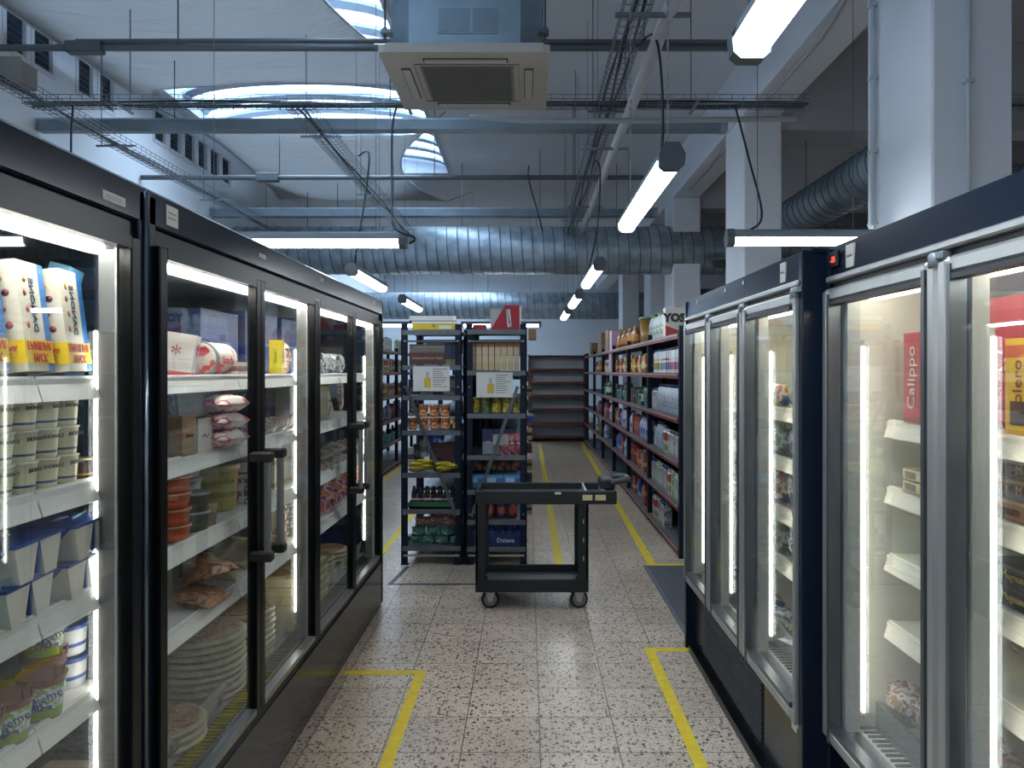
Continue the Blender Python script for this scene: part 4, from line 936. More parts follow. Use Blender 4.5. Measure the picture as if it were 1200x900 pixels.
for k in range(3):
    for i in range(4):
        put(tub(.06, .045, ('8f6a4c', '6f7468', '7d7a50')[k], ('a87c58', '8b8f84', '92905c')[k], 'b5b2a6', name='salad_tub', taper=.92), -1.23, 3.0+k*.16, .762+i*.046, 'low salad tub with pale lid, %s stack past the handles, %s from bottom' % (od(k), od(i)), 'salad tubs')
for i in range(8):
    put(carton(.09, .05, .15, prt=(('c9803a', 'c43a5c', 'd8c9a0', '8a3a8a'), ('c95a7a', 'd8a04a', 'e0d8cc', '6a2c7c'))[i % 2], name='snack_carton'), -1.22, 3.74+i*.115, .762, 'orange and pink snack carton, %s along the fourth shelf past the middle post' % od(i), 'orange pink cartons', rz=.4, ry=.1*(-1)**i)
CASE = 0
# deck: stacks of wrapped pizzas
DZ = .378
for k, (u, y, r, n) in enumerate(((1.25, 2.96, .165, 9), (1.22, 2.55, .15, 3), (1.24, 3.33, .145, 8), (1.24, 4.45, .13, 6), (1.24, 4.80, .13, 5))):
    dp = disc(r, .026)
    for i in range(n):
        put(dp, -u+random.uniform(-.004, .004), y+random.uniform(-.004, .004), DZ+i*.0262,
            'wrapped round pizza, %s from the bottom, %s' % (od(i), ('tallest wide stack on the case floor', 'low stack nearest the black post', 'stack behind the handles', 'nearer small stack past the middle post', 'farther small stack past the middle post')[k]), 'round wrapped pizzas', rz=random.uniform(0, 6))
def pizza_box(w_=.2):
    b = MB(); b.box(-w_/2, w_/2, -w_/2, w_/2, 0, .04, M('bfb493', .5), .003); c = MB(); c.lathe([(w_*.33, .0402), (w_*.3, .042), (.0001, .042)], P(('8b6b44', 'b59a66', '7c4a34'), 26), n=20)
    c.box(w_/2, w_/2+.001, -w_*.4, w_*.4, .008, .03, M('8f8468'))
    return proto('pizza_box', 'pizza', ('box', b.mesh('box')), ('picture', c.mesh('pic')))
pb = pizza_box(.23)
for k, y in enumerate((3.72, 4.13)):
    for i in range(6 if k == 0 else 5): put(pb, -1.21, y, DZ+i*.042, 'cream pizza box, %s from the bottom of the stack %s' % (od(i), ('just past the middle lamp post', 'behind the fourth door')[k]), 'cream pizza boxes')
for i in range(9):
    b = MB(); b.box(-.001, .001, -.025, .025, 0, .045, M(('b9b090', '8d8f92', 'c9c4b0')[i % 3], .5)); b.box(.001, .0015, -.018, .018, .012, .018, M('5c5c58'))
    put(proto('price_card', 'card', ('card', b.mesh('card'))), -1.117, 2.32+i*.12, .385, 'small price card clipped low on the case floor rail, %s from the black post' % od(i), 'price cards', ry=.2)

# ============================================================ FREEZER GOODS
RP = PI
cal = carton(.10, .12, .27, 'b3222c', ((.0, .06, '8c1820'),), text='Calippo', tcol='e6dcd4', ts=.062, name='ice_cream_box', trot=PI/2, side=True)
put(cal, 1.21, 2.31, 1.445, 'red ice-cream box with white vertical script on the near freezer top shelf', rz=RP)
bigr = carton(.32, .1, .36, 'a32233', ((.0, .04, '7c1620'),), text='Calippo', tcol='d8c4c0', ts=.085, name='ice_cream_box', side=False)
for i, y in enumerate((2.05, 1.70)): put(bigr, 1.36, y, 1.445, 'wide red ice-cream carton at the back of the top shelf, %s' % ('farther', 'nearer')[i], 'wide red cartons', rz=RP)
put(carton(.10, .06, .235, 'e2b81c', ((.0, .05, 'c99a10'), (.80, .93, 'd0602c')), panel=(.2, .8, .1, .35, '3a2a1c'), text='Solero', tcol='7c2a1c', ts=.05, name='ice_cream_box', trot=PI/2, side=False), 1.215, 1.865, 1.445, 'yellow ice-cream box in front of the wide red cartons', rz=RP)
for i in range(2): put(carton(.13, .12, .034, 'c9b98c', ((.0, .15, '7c6a48'),), panel=(.1, .6, .2, .8, '4c4030'), name='ice_cream_box', ), 1.21, 2.30, 1.234+i*.036, 'flat gold ice-cream box behind the silver mullion, %s of two' % ('lower', 'upper')[i], 'flat gold boxes', rz=RP)
dk = carton(.11, .13, .048, '4a463f', ((.8, 1, '8f8260'),), text='M', tcol='b59a58', ts=.034, name='ice_cream_box')
for i in range(3):
    for k in range(3):
        put(dk, 1.25, 1.98-k*.12, 1.286+i*.05, 'dark ice-cream box with gold initial on the second shelf, %s row, %s' % (('bottom', 'middle', 'top')[i], ('farthest', 'middle one', 'nearest')[k]), 'dark gold boxes', rz=RP)
put(carton(.24, .14, .05, 'a87c50', ((.0, .1, '7c5a38'),), text='Magnum', tcol='4c3220', ts=.036, name='ice_cream_box', side=False), 1.25, 1.91, 1.234, 'bronze ice-cream box under the dark gold-initial boxes', rz=RP)
dk2 = carton(.2, .13, .05, '2c2622', ((.85, 1, '4c4238'),), text='M  Magnum', tcol='b59a58', ts=.028, name='ice_cream_box', side=False)
for i in range(2): put(dk2, 1.25, 1.90, 1.02+i*.052, 'black long ice-cream box on the third shelf, %s of two' % ('lower', 'upper')[i], 'black long boxes', rz=RP)
put(carton(.2, .14, .05, 'aaa59a', ((.85, 1, '8b8678'),), name='ice_cream_box'), 1.27, 1.66, 1.02, 'pale grey ice-cream box at the near end of the third shelf', rz=RP)
put(bag(.16, .12, .06, ('b0282e', 'd8c4a0', 'c98a3a', 'e0d8d0'), 70, scale=20), 1.22, 1.80, .812, 'red frozen snack bag on the lowest freezer shelf', rz=RP)
put(bag(.06, .06, .03, ('b59a6a', 'd8ccb0', '8c5a3c'), 71, scale=24), 1.2, 2.28, .812, 'small beige packet alone on the lowest freezer shelf', rz=RP)
for i in range(4): put(bag(.13, .1, .05, ('9c968a', '6d665c', 'b9b2a6'), 74+i, scale=20), 1.38, 1.74+i*.13, .81, 'greyish frozen bag at the back of the lowest shelf, %s from the camera' % od(i), 'greyish frozen bags', rz=RP)
for i in range(9):
    put(bag(.19, .17, .07, (('b5b2aa', '8c5a4c', 'd0ccc4', 'a87c5c'), ('c4c0b6', '9a8a6c', 'b84a48', 'e0dcd4'), ('8a8d90', 'b9a48c', '6d4a40', 'c9c6c0'))[i % 3], 80+i, scale=20, wr=.2), 1.30+.1*(i % 2), 2.42-i*.11, .50+.02*(i % 3), 'loose frozen food bag in the near freezer floor basket, %s from its far end' % od(i), 'basket bags', rx=.3*(i % 3-1), ry=PI/2-.5+.35*(i % 2), rz=RP+.5*(i % 4-1.5))
# far freezer contents
palette = (('2c4a7c', 'c9ccd2', '1e3358'), ('3a5f9a', 'd0c8b8', 'a8442c'), ('b5562c', 'd8c9a8', '2c4a7c'), ('6d7478', 'a8adb0', '3a4048'), ('8a4a3c', 'c9b090', '3c2c28'), ('7c8a6a', 'c4c8b4', '4c5a3c'))
for sidx, z in enumerate(FZ):
    for i in range(11):
        y = 2.80+i*.15
        if sidx == 0 and i > 7: continue
        p_ = palette[(i*5+sidx*3) % 6] if not (1 <= sidx <= 2 and i < 2) else palette[0]
        put(bag(.13, (.10, .13, .15, .14)[sidx], .06, p_, (i+sidx) % 5, scale=20), 1.125+.02*(i % 2), y, z+.004, 'frozen food bag on the far freezer %s shelf, %s from the near panel' % (('top', 'second', 'third', 'lowest')[sidx], od(i)), 'far freezer bags', rz=RP+.15*(-1)**i, ry=.15)
for i, y in enumerate((2.88, 3.52)):
    put(carton(.10, .06, .16, ('2f5c9c', 'b8452a')[i], ((.7, .85, 'd8d4cc'),), panel=(.15, .85, .3, .6, 'd8d0c4'), name='frozen_box'), 1.085, y, (1.235, 1.235)[i], ('blue frozen food box upright near the far freezer end panel', 'orange frozen food box behind the middle door of the far freezer')[i], rz=RP)
put(carton(.12, .06, .17, '7c3a28', ((.8, 1, 'c9a070'),), text='Pizza', tcol='e0d0b0', ts=.04, name='frozen_box', trot=PI/2), 1.085, 2.86, .806, 'brown frozen pizza box upright on the lowest far freezer shelf', rz=RP)
for i in range(12):
    put(bag(.17, .15, .06, palette[(i*7+1) % 6], 90+i % 4, scale=20, wr=.2), 1.16+.08*(i % 2), 2.80+i*.135, .47, 'loose frozen bag on the far freezer floor, %s from the near panel' % od(i), 'far freezer floor bags', ry=PI/2-.4, rz=RP+.4*(i % 3-1))

# ============================================================ CART
ct = empty('utility_cart', (0, 5.17, 0)); CM = M('202324', .55, 0, 0, .08, 40., .3); CMd = M('1b1d1f', .6)
b = MB(); x0, x1, xh, dp = -.349, .41, .60, .42
b.box(x0, xh, 0, .022, .708, .797, CM, .006); b.box(x0, xh, dp-.022, dp, .708, .797, CM, .006)
b.box(x0, x0+.022, .02, dp-.02, .708, .797, CM, .006); b.box(xh-.03, xh, .02, dp-.02, .708, .79, CM, .006); b.box(x0+.01, xh-.01, .01, dp-.01, .735, .752, CMd)
b.box(x1-.02, x1-.008, .02, dp-.02, .75, .796, M('8a8d8c', .5)); b.box(x1+.1, x1+.108, .02, dp-.02, .75, .796, M('8a8d8c', .5))
b.ob('top_tray', ct)
b = MB(); b.box(x0, x1, 0, .022, .117, .205, CM, .006); b.box(x0, x1, dp-.022, dp, .117, .205, CM, .006); b.box(x0, x0+.022, .02, dp-.02, .117, .205, CM, .006); b.box(x1-.022, x1, .02, dp-.02, .117, .205, CM, .006)
b.box(x0+.01, x1-.01, .01, dp-.01, .14, .155, M('2e3132', .5)); b.ob('bottom_tray', ct)
for xx in (x0, x1-.07):
    for yy in (0, dp-.05):
        b = MB(); b.box(xx, xx+.07, yy, yy+.018 if yy == 0 else yy+.05, .19, .72, CM, .005); b.box(xx if xx < 0 else xx+.05, xx+.02 if xx < 0 else xx+.07, yy, yy+.05, .19, .72, CM, .004)
        for k in range(3): b.box(xx+.032, xx+.04, yy-.0015, yy, .33+.125*k, .36+.125*k, M('85888a' if xx > 0 else '0c0d0e', .5))
        l = b.ob('leg', ct)
        for k in range(4):
            pass
b = MB()
for zz in (.21, .70):
    for xx, sg in ((x0+.07, 1), (x1-.07, -1)): b.prism([(xx, zz), (xx+sg*.02, zz), (xx, zz+(.02 if zz < .5 else -.02))], .0, .02, CM)
b.ob('corner_web', ct)
b = MB(); b.box(.50, .60, .1, .32, .79, .86, CM, .012); b.tube([(.57, .10, .84), (.65, .10, .855), (.69, .14, .855), (.70, .21, .855), (.69, .28, .855), (.65, .32, .855), (.57, .32, .84)], .021, M('3a3f42', .5), 10); b.ob('push_handle', ct)
for (xx, yy) in ((-.25, .06), (-.25, .36), (.35, .06), (.35, .36)):
    b = MB(); b.box(xx-.035, xx+.035, yy-.035, yy+.035, .108, .118, SILV); b.prism([(xx-.03, .108), (xx+.03, .108), (xx+.012, .045), (xx-.012, .045)], yy-.026, yy-.022, SILV); b.prism([(xx-.03, .108), (xx+.03, .108), (xx+.012, .045), (xx-.012, .045)], yy+.022, yy+.026, SILV)
    b.lathe([(.008, -.03), (.008, .03)], SILV, n=8, c=(xx, yy, .06), axis='y'); ca = b.ob('caster', ct)
    q = MB(); q.lathe([(.045, -.018), (.058, -.014), (.06, -.006), (.06, .006), (.058, .014), (.045, .018)], RUB, n=26, c=(xx, yy, .06), axis='y'); q.ob('wheel', ca)
    q = MB(); q.lathe([(.012, -.021), (.044, -.0205), (.046, -.019)], M('6b6e70', .5), n=20, c=(xx, yy, .06), axis='y'); q.ob('wheel_disc', ca)
for (a, c, z0, z1, col, nm) in ((.185, .225, .775, .79, 'c9c9c4', 'small white sticker'), (.37, .435, .735, .772, 'b9ad80', 'yellowed square sticker'), (.455, .525, .735, .772, 'b9ad80', 'yellowed square sticker')):
    b = MB(); b.box(a, c, -.0015, .0, z0, z1, M(col, .6)); b.ob('sticker', ct, label=nm)
b = MB(); b.box(.13, .2, .12, .15, .155, .158, M('9a9da0', .5)); b.lathe([(.006, .752), (.006, .756)], M('9a9da0'), n=8, c=(-.15, .2, 0)); b.ob('scrap_mark', ct)
tag(ct, 'dark grey two-tray utility cart on casters in the aisle before the blue racks', 'cart')

# ============================================================ BLUE RACKS
RY0, RY1 = 6.38, 7.3
def rack(x0, x1, zs, brace, label):
    r = empty('storage_rack', (x0, RY0, 0)); wd = x1-x0
    for xx in (0, wd-.055):
        for yy in (0, RY1-RY0-.05):
            b = MB(); b.box(xx, xx+.055, yy, yy+.006, 0, 1.99, NAVY2); b.box(xx if xx == 0 else xx+.049, xx+.006 if xx == 0 else xx+.055, yy, yy+.05, 0, 1.99, NAVY2); b.box(xx-.005, xx+.06, yy-.005, yy+.055, 0, .006, NAVY2)
            for k in range(38): b.box(xx+.022, xx+.03, yy-.001, yy, .06+k*.05, .075+k*.05, M('05090f'))
            u = b.ob('upright', r)
    for z in zs:
        b = MB(); b.box(.01, wd-.01, -.004, .012, z-.04, z, GREYB); b.box(.01, wd-.01, .0, RY1-RY0, z-.012, z-.004, GREYB)
        b.lathe([(.006, -.006), (.006, -.004)], INK, n=8, c=(wd*.65, 0, z-.02), axis='y'); b.ob('shelf', r)
    b = MB(); b.bar((brace[0]-x0, -.01, brace[1]), (brace[2]-x0, -.01, brace[3]), .004, .028, SILVD); b.ob('brace', r)
    b = MB(); b.box(.02, wd-.02, -.006, .0, 1.84, 1.855, SILVD); b.box(.02, wd-.02, -.006, 0, .07, .085, SILV)
    for zz in (1.85, 1.47, .42, .08):
        for xx in (.03, wd-.03): b.lathe([(.006, -.009), (.006, -.004)], M('c0c4c8', .3, .8), n=8, c=(xx, 0, zz), axis='y')
    b.ob('tie_bar', r)
    return tag(r, label, 'rack')
Z1 = (1.94, 1.65, 1.40, 1.11, .76, .46, .155); Z2 = (1.945, 1.605, 1.25, .905, .62, .37, .15)
k_ = 141.8
rack(-1.043, -.543, Z1, (-1.0, 1.475, -.59, .41), 'navy steel storage rack, the one with green bags and orange noodle cups')
rack(-.507, -.005, Z2, (-.08, 1.475, -.46, .40), 'navy steel storage rack, the one with the red tapered box on top')
RF = RY0+.03
def sign(x, z, label, col):
    b = MB(); b.box(0, .30, 0, .003, 0, .205, PAPER); r = b.ob('paper_sign'); r.location = (x, RY0-.018, z)
    q = MB(); q.box(.09, .145, -.001, 0, .03, .11, M(col, .6)); q.box(.105, .13, -.001, 0, .11, .16, M('9a9a94', .6)); q.ob('printed_picture', r)
    q = MB(); random.seed(int(x*100)+900)
    for k in range(9): q.box(.16, .16+random.uniform(.07, .125), -.001, 0, .18-k*.018, .185-k*.018, M('4c4c4c', .6))
    q.ob('printed_line', r); return tag(r, label, 'sign')
sign(-.94, 1.435, 'white paper sign taped across the left blue rack', 'b59a2c')
sign(-.42, 1.385, 'white paper sign taped across the right blue rack', 'b5983a')
# rack 1 goods (front faces the camera: rotate -90)
R9 = -PI/2
def putf(pr, x, z, label, group=None, dy=0., s=1., rx=0., ry=0., rz=0.): return put(pr, x, RF+dy, z, label, group, rz=R9+rz, s=s, rx=rx, ry=ry)
yb = carton(.36, .3, .07, 'c9ae22', ((.75, 1, 'cfcfca'),), panel=(.62, .92, .1, .5, 'd8d8d4'), text='v', tcol='2c2a20', ts=.06, name='product_box', side=False)
putf(yb, -.78, 1.945, 'yellow display carton lying on the left blue rack top', dy=.16)
put(carton(.37, .25, .05, 'cfcec8', ((.0, .3, '2a2a28'),), name='product_box'), -.80, RF+.16, 2.018, 'open white box lid on top of the yellow display carton', rz=R9, ry=.08)
for i in range(9): putf(carton(.033, .05, .17, 'b5ac8c', ((.6, 1, '6c6a62'), (.85, .9, '9c977c')), name='biscuit_packet'), -.965+i*.034, 1.655, 'slim beige packet upright in the brown display, %s from the left upright' % od(i), 'slim beige packets', dy=.045)
putf(carton(.30, .02, .11, '4c2e26', ((.9, 1, '6a4436'),), text='CHOCOLATE A LA TAZA', tcol='c9b9a8', ts=.022, name='display_tray', side=False), -.83, 1.652, 'brown display tray front with cream capitals on the left rack')
for i in range(2): putf(carton(.06, .1, .19, '12203c', ((.0, .25, '6d6a3a'),), name='product_box'), -.655+i*.065, 1.652, 'dark navy box beside the brown display, %s' % ('nearer the display', 'nearer the upright')[i], 'dark navy boxes', dy=.05)
for i in range(4): putf(carton(.085, .1, .13, ('3a4048', 'a8aaa8', '4c5a6c', '9a9c9a')[i], ((.2, .5, '6a6d70'),), name='product_box'), -.95+i*.1, 1.402, 'box half hidden behind the left paper sign, %s from the left' % od(i), 'boxes behind the sign', dy=.08)
nc = cup(.045, .105, 'b5562c', 'c9b090', 'd0c4b4', name='noodle_cup', taper=.78, prt=('b0401e', 'c98a3c', 'd8c4a0', 'a8321e'))
for i in range(5): putf(nc, -.96+i*.092, 1.113, 'orange noodle cup in the lower row, %s from the left upright' % od(i), 'orange noodle cups', dy=.05)
for i in range(3): putf(nc, -.87+i*.092, 1.219, 'orange noodle cup in the upper row, %s from the left' % od(i), 'orange noodle cups', dy=.05)
putf(bag(.08, .15, .05, ('8a9296', '3c444a', 'b5babc'), 100, scale=25), -.955, 1.23, 'grey crumpled pouch on the cups at the left upright', dy=.06)
yl = bag(.15, .12, .045, ('b5a41e', '8c7f1c', 'c9ba3a', '5c5420'), 101, scale=26, name='snack_bag', wr=.25)
for i in range(7): put(yl, -.93+(i % 4)*.105, RF+.06, .775+(i//4)*.035+.02*(i % 2), 'yellow snack bag, %s of the heap on the left rack' % od(i), 'yellow snack bags', rz=R9+.3*(-1)**i, ry=PI/2-.25)
putf(carton(.24, .1, .15, '3a1c22', ((.7, 1, '2a1418'),), name='display_tray', prt=('3a1c22', '4c2a30', '24181c')), -.70, .85, 'maroon display of pouches above the yellow bags', dy=.1)
putf(bag(.17, .12, .04, ('2746a0', '3a5cc0', 'c9cfe0'), 103, scale=14), -.78, .96, 'bright blue bag lying above the maroon display', dy=.1, rx=.0)
for i in range(3): putf(carton(.06, .06, .14, ('b5b8ba', '23262a', '8a8d90')[i], ((.3, .6, '4a4d50'),), name='product_box'), -.965+i*.05, .82+.03*i, 'small grey box at the left end above the yellow bags, %s' % od(i), 'small grey boxes', dy=.1, rx=.1)
b = MB(); g_ = M('1c5c3a', .5); b.box(-.09, .09, -.2, .2, 0, .012, g_)
for q in ((-.09, -.082, -.2, .2), (.082, .09, -.2, .2), (-.09, .09, -.2, -.192), (-.09, .09, .192, .2)): b.box(*q, 0, .05, g_)
putf(proto('crate', 'crate', ('crate', b.mesh('crate'))), -.79, .463, 'shallow green crate with pink tubs on the left blue rack', dy=.09)
for i in range(4): putf(tub(.042, .055, '8f5a58', 'a87470', 'c9b0a8', name='pink_tub'), -.93+i*.09, .478, 'pink tub in the green crate, %s from the left' % od(i), 'pink tubs', dy=.06)
for i in range(7): putf(bottle(.024, .15, '1c2026', '2c3440', '0c0e12', neck=.5), -.96+i*.055, .478, 'dark slim bottle at the back of the green crate, %s from left' % od(i), 'dark slim bottles', dy=.14)
gb = bag(.115, .075, .1, ('2c5c4c', '3f7361', '1e4438', '7c9a8c'), 110, scale=22, name='rice_bag', wr=.18)
for i in range(7):
    put(gb, -.96+(i % 4)*.122+(.05 if i > 3 else 0), RF+.07, .158+(i//4)*.066, 'green bag, %s in the %s layer at the bottom of the left rack' % (od(i % 4), ('lower', 'upper')[i//4]), 'green bags', rz=R9+.25*(-1)**i)
pk = bag(.18, .08, .07, ('9c6a68', 'b58a84', '6d4440', 'c9b4ac'), 111, scale=22, wr=.2)
for i in range(3): put(pk, -.86+i*.12, RF+.12, .29+.02*(i % 2), 'dusty pink bag above the green bags, %s from the left' % od(i), 'dusty pink bags', rz=R9+.2*(-1)**i)
# rack 2 goods
b = MB(); rm = M('a01c2a', .45); b.prism([(-.14, 0), (.10, 0), (.10, .205), (-.02, .205)], -.1, .1, rm); b.box(.10, .112, -.1, .1, 0, .2, M('c9c4c0', .5))
r = tag(b.ob('tapered_box', None, (-.165, RF+.14, 1.947)), 'red slant-sided display box with white lettering on the right blue rack', 'box')
b = MB(); b.prism([(.0, .02), (.035, .02), (.02, .17), (-.015, .17)], -.1012, -.1, M('d0ccc8', .5)); b.ob('label_panel', r)
lettering('ROMANTICO', .026, M('3a1c20'), FY(.010, -.1022, .095, PI/2+.22), r, .0003)
put(carton(.08, .1, .18, 'b5b5b0', name='product_box'), -.275, RF+.2, 1.947, 'white box standing behind the red tapered box', rz=R9)
put(carton(.11, .14, .042, '9a2630', ((.8, 1, 'b5404a'),), name='product_box'), -.40, RF+.1, 1.947, 'flat red box at the left of the right rack top', rz=R9)
for i in range(8): putf(carton(.046, .07, .225, 'b3a283', ((.86, 1, 'a0603c'), (.0, .3, 'a8966c'), (.55, .57, '8c7a5c')), name='biscuit_carton'), -.455+i*.052, 1.608, 'tall cream carton with orange top, %s from the centre uprights' % od(i), 'tall cream cartons', dy=.05)
for i in range(5): putf(can(.043, .13, (('a8922c', '3a3a1c', 'c4b04a'), ('2c3a24', '6a7a3c', '1c2418'))[1 if i == 1 else 0]), -.44+i*.09, 1.253, ('yellow', 'dark green')[i == 1]+' tin can on the right rack below the sign, %s from left' % od(i), 'tins below the sign', dy=.06)
for i in range(3): putf(carton(.09, .08, .21, '1c2648', ((.0, .5, '77797f'),), text='sal', tcol='b0b4c4', ts=.03, name='product_box', side=False), -.33+i*.095, .907, 'navy and grey box on the middle shelf of right rack, %s' % od(i), 'navy grey boxes', dy=.08)
putf(carton(.13, .02, .09, '8f918f', name='display_card'), -.22, .985, 'blank grey card before the navy and grey boxes')
for i in range(3): putf(bag(.07, .17, .06, ('8f3c4c', 'a8606a', '5c2430', 'c9a8a8'), 120+i, scale=26), -.19+i*.06, .907, 'dark pink pouch upright on the right rack, %s from the card' % od(i), 'dark pink pouches', dy=.02)
for i in range(3): putf(carton(.15, .14, .11, '2a5c8c', ((.75, 1, '4a7ca8'), (.0, .1, '1c4468')), panel=(.1, .6, .45, .8, '8aa4b8'), name='product_box'), -.43+i*.155, .625, 'light-blue carton on the right rack behind the cart top, %s' % od(i), 'light-blue cartons', dy=.08)
for i in range(4): putf(bag(.12, .11, .06, ('3a2420', '6d3c30', '8f7a5c'), 130+i, scale=20), -.44+i*.12, .765, 'dark brown bag above the light-blue cartons, %s' % od(i), 'dark brown bags', dy=.12)
for i in range(6): putf(bottle(.036, .19, '1c3c8c', '3a62b0', ('b5bcc8' if i % 2 else '12244c'), neck=.5, name='cleaning_bottle'), -.455+i*.078, .155, 'blue cleaning bottle at the bottom of the right rack, %s from left' % od(i), 'blue cleaning bottles', dy=.09)
putf(carton(.42, .02, .09, '121f4a', text='          Disiana', tcol='c4cad8', ts=.05, name='display_tray', side=False), -.25, .152, 'navy display tray front holding the blue cleaning bottles')
for i in range(4): putf(bottle(.035, .15, '7c2a2c' if i % 2 else '2c3c70', 'a84a40', '3a1c1c', neck=.5), -.42+i*.1, .375, 'short detergent bottle on the shelf above the blue ones, %s' % od(i), 'short detergent bottles', dy=.09)
# goods on the aisle side of the right rack
random.seed(5)
put(carton(.1, .07, .1, '8c6c48', ((.0, .1, '6d5236'),), name='cardboard_box', ), .045, 7.0, 1.88, 'cardboard box sticking out of the right rack side at the top', rz=0)
for i in range(10):
    put(carton(.09, .05, .10, ('5c2a24', '8c6c4c', '3a3c40', '7c3a2c', 'a08c6c')[i % 5], ((.4, .7, '2c2424'),), name='product_box'), .02, 7.36+.12*(i % 3), 1.5-i*.14, 'small dark box on the aisle face behind the right rack, %s from top' % od(i), 'aisle face boxes')
put(carton(.06, .05, .07, '1c3c8c', ((.7, 1, '9aa0a8'),), name='product_box'), .03, 6.75, 1.16, 'small blue box hung on the outer side of the right rack')
# a run of shelving behind the two front racks (their backs carry the boxes above)
b = MB()
for z in (.15, .5, .85, 1.2, 1.55, 1.9): b.box(-1.0, -.01, 7.32, 14.0, z-.03, z, GREYB); b.box(-.012, -.004, 7.32, 14.0, z-.035, z+.004, REDE)
for yy in (7.34, 9, 10.7, 12.4, 13.95):
    for xx in (-1.04, -.55, -.06): b.box(xx, xx+.05, yy, yy+.05, 0, 1.95, NAVY2)
b.box(-.54, -.53, 7.35, 14, 0.1, 1.9, M('20242a', .6))
tag(b.ob('gondola_shelving'), 'long run of red-edged shelving behind the two front blue racks', 'shelving')

# ============================================================ RIGHT SHELVING WITH RED EDGES
UX = 1.295; SZ = (.08, .45, .82, 1.20, 1.585, 1.93); ups = [6.58+1.72*i for i in range(7)]+[17.5]
def bays(UX, s, ups, label, SZ=SZ, depth=.5, wood=False):
    root = empty('gondola_shelving', (s*UX, ups[0], 0)); Y0 = ups[0]
    for k, y in enumerate(ups):
        for dx in (0, depth-.05):
            b = MB(); b.box(s*dx, s*(dx+.05), y-Y0, y-Y0+.05, 0, 1.99, NAVY2)
            for q in range(39): b.box(s*(dx+.02), s*(dx+.03), y-Y0-.001, y-Y0, .05+q*.05, .065+q*.05, M('05090f'))
            b.ob('upright', root)
    for z in SZ:
        for a, c in zip(ups, ups[1:]):
            b = MB(); b.box(s*.005, s*(depth-.01), a-Y0+.05, c-Y0, z-.015, z, M('50565b', .5, .2)); o = b.ob('shelf', root)
            q = MB(); q.box(s*-.008, s*.004, a-Y0+.02, c-Y0+.02, z-.05, z-.002, REDE); q.box(s*-.011, s*-.008, a-Y0+.05, c-Y0, z-.022, z-.008, M('8d8a86', .5)); q.ob('price_rail', o)
    b = MB(); b.box(s*(depth-.005), s*depth, .05, ups[3]-Y0, .05, 1.95, M('1c2026', .7)); b.ob('back_sheet', root)  # dark sheet added to stand in for the unlit space behind the shelves
    return tag(root, label, 'shelving')
bays(UX, 1, ups, 'long blue shelving with red edges along the aisle past the freezers')
random.seed(11)
def fill(s, UX, y0, y1, z, makers, step, bayname, group, dens=1., hide=0.):
    y = y0+.08; i = 0
    while y < y1-.05:
        pr = makers[min(int((y-y0)/(y1-y0)*len(makers)), len(makers)-1)] if isinstance(makers, tuple) else random.choice(makers)
        desc, pf = pr
        if random.random() < dens:
            put(pf, s*(UX+.07+random.uniform(0, .015)), y, z+.001, '%s, %s along the %s' % (desc, od(i), bayname), group, rz=(RP if s > 0 else 0)+random.uniform(-.1, .1))
            i += 1
        y += step
wc = lambda b1, b2, cap: gable(.075, .235, 'c9ccd0', ((.15, .5, b1), (.6, .7, b2)), cap)
milkA = [('white drink carton', wc('8f8a4a', 'b9b06a', '2a3560')), ('pale drink carton', wc('5c6f9a', '8a3c4a', '23305a')), ('pink-banded drink carton', wc('9a5a70', 'c9b4bc', '5c2a3c'))]
bo = [('white bottle with blue cap', bottle(.045, .27, 'a4abb3', prt=('7a8390', 'b4b8bc', '2c3c6a'), cap='1c2c60', neck=.55)), ('grey milk bottle', bottle(.045, .27, 'a9aeb4', prt=('6c747c', 'b4b8ba', '4c5a4c'), cap='23304a', neck=.55))]
brik = [('white milk brick', gable(.08, .22, prt=('b4b4b0', '8f8f8a', '5c5e62'), cap='2a3560')), ('green-printed milk brick', gable(.08, .22, prt=('b9bdb0', '6d8a4c', '8c9084'), cap='c4c4be')), ('red-topped milk brick', gable(.08, .22, 'b9b5ac', ((.6, 1, '9a3a34'), (.1, .4, '7c8a5c')), 'c9c4be'))]
B1 = ups[0]+.05, ups[1]; N1 = 'nearest bay'
fill(1, UX, *B1, SZ[4], tuple([milkA[2], milkA[2], milkA[1], milkA[0], milkA[0]]), .092, 'nearest bay upper shelf', 'cartons on the upper shelf')
fill(1, UX, *B1, SZ[3], tuple([bo[1], bo[0], bo[1], bo[0], brik[0]]), .108, 'nearest bay third shelf', 'bottles on the third shelf')
fill(1, UX, *B1, SZ[2], tuple([brik[0], brik[0], ('red-topped milk brick', brik[2][1]), bo[0], brik[0]]), .11, 'nearest bay middle shelf', 'milk on the middle shelf')
fill(1, UX, *B1, SZ[1], tuple([brik[1], brik[1], brik[2], brik[0], brik[1], brik[0]]), .108, 'nearest bay low shelf', 'milk on the low shelf')
fill(1, UX, B1[0]+.85, B1[1], SZ[0], tuple([brik[0], brik[2]]), .12, 'nearest bay floor shelf', 'milk on the floor shelf')
J = lambda d, *a, **k: (d, jar(*a, **k)); Bt = lambda d, *a, **k: (d, bottle(*a, **k)); Cn = lambda d, *a, **k: (d, carton(*a, **k)); Bg = lambda d, *a, **k: (d, bag(*a, **k))
mix_hi = [J('orange sauce jar', .04, .17, 'a8501c', prt=('c98a3a', 'b0401e')), Bt('amber bottle', .035, .22, 'b5762a', 'd8c48a', 'a88a2a'), Cn('cream box', .09, .08, .2, 'b5b0a4', ((.5, .8, '8c5a3c'),)), Cn('dark red box', .1, .08, .19, '7c2420', ((.3, .5, 'c9a04a'),)), J('yellow jar', .04, .16, 'b59a2c', prt=('d0b84a', '8c5a1c'))]
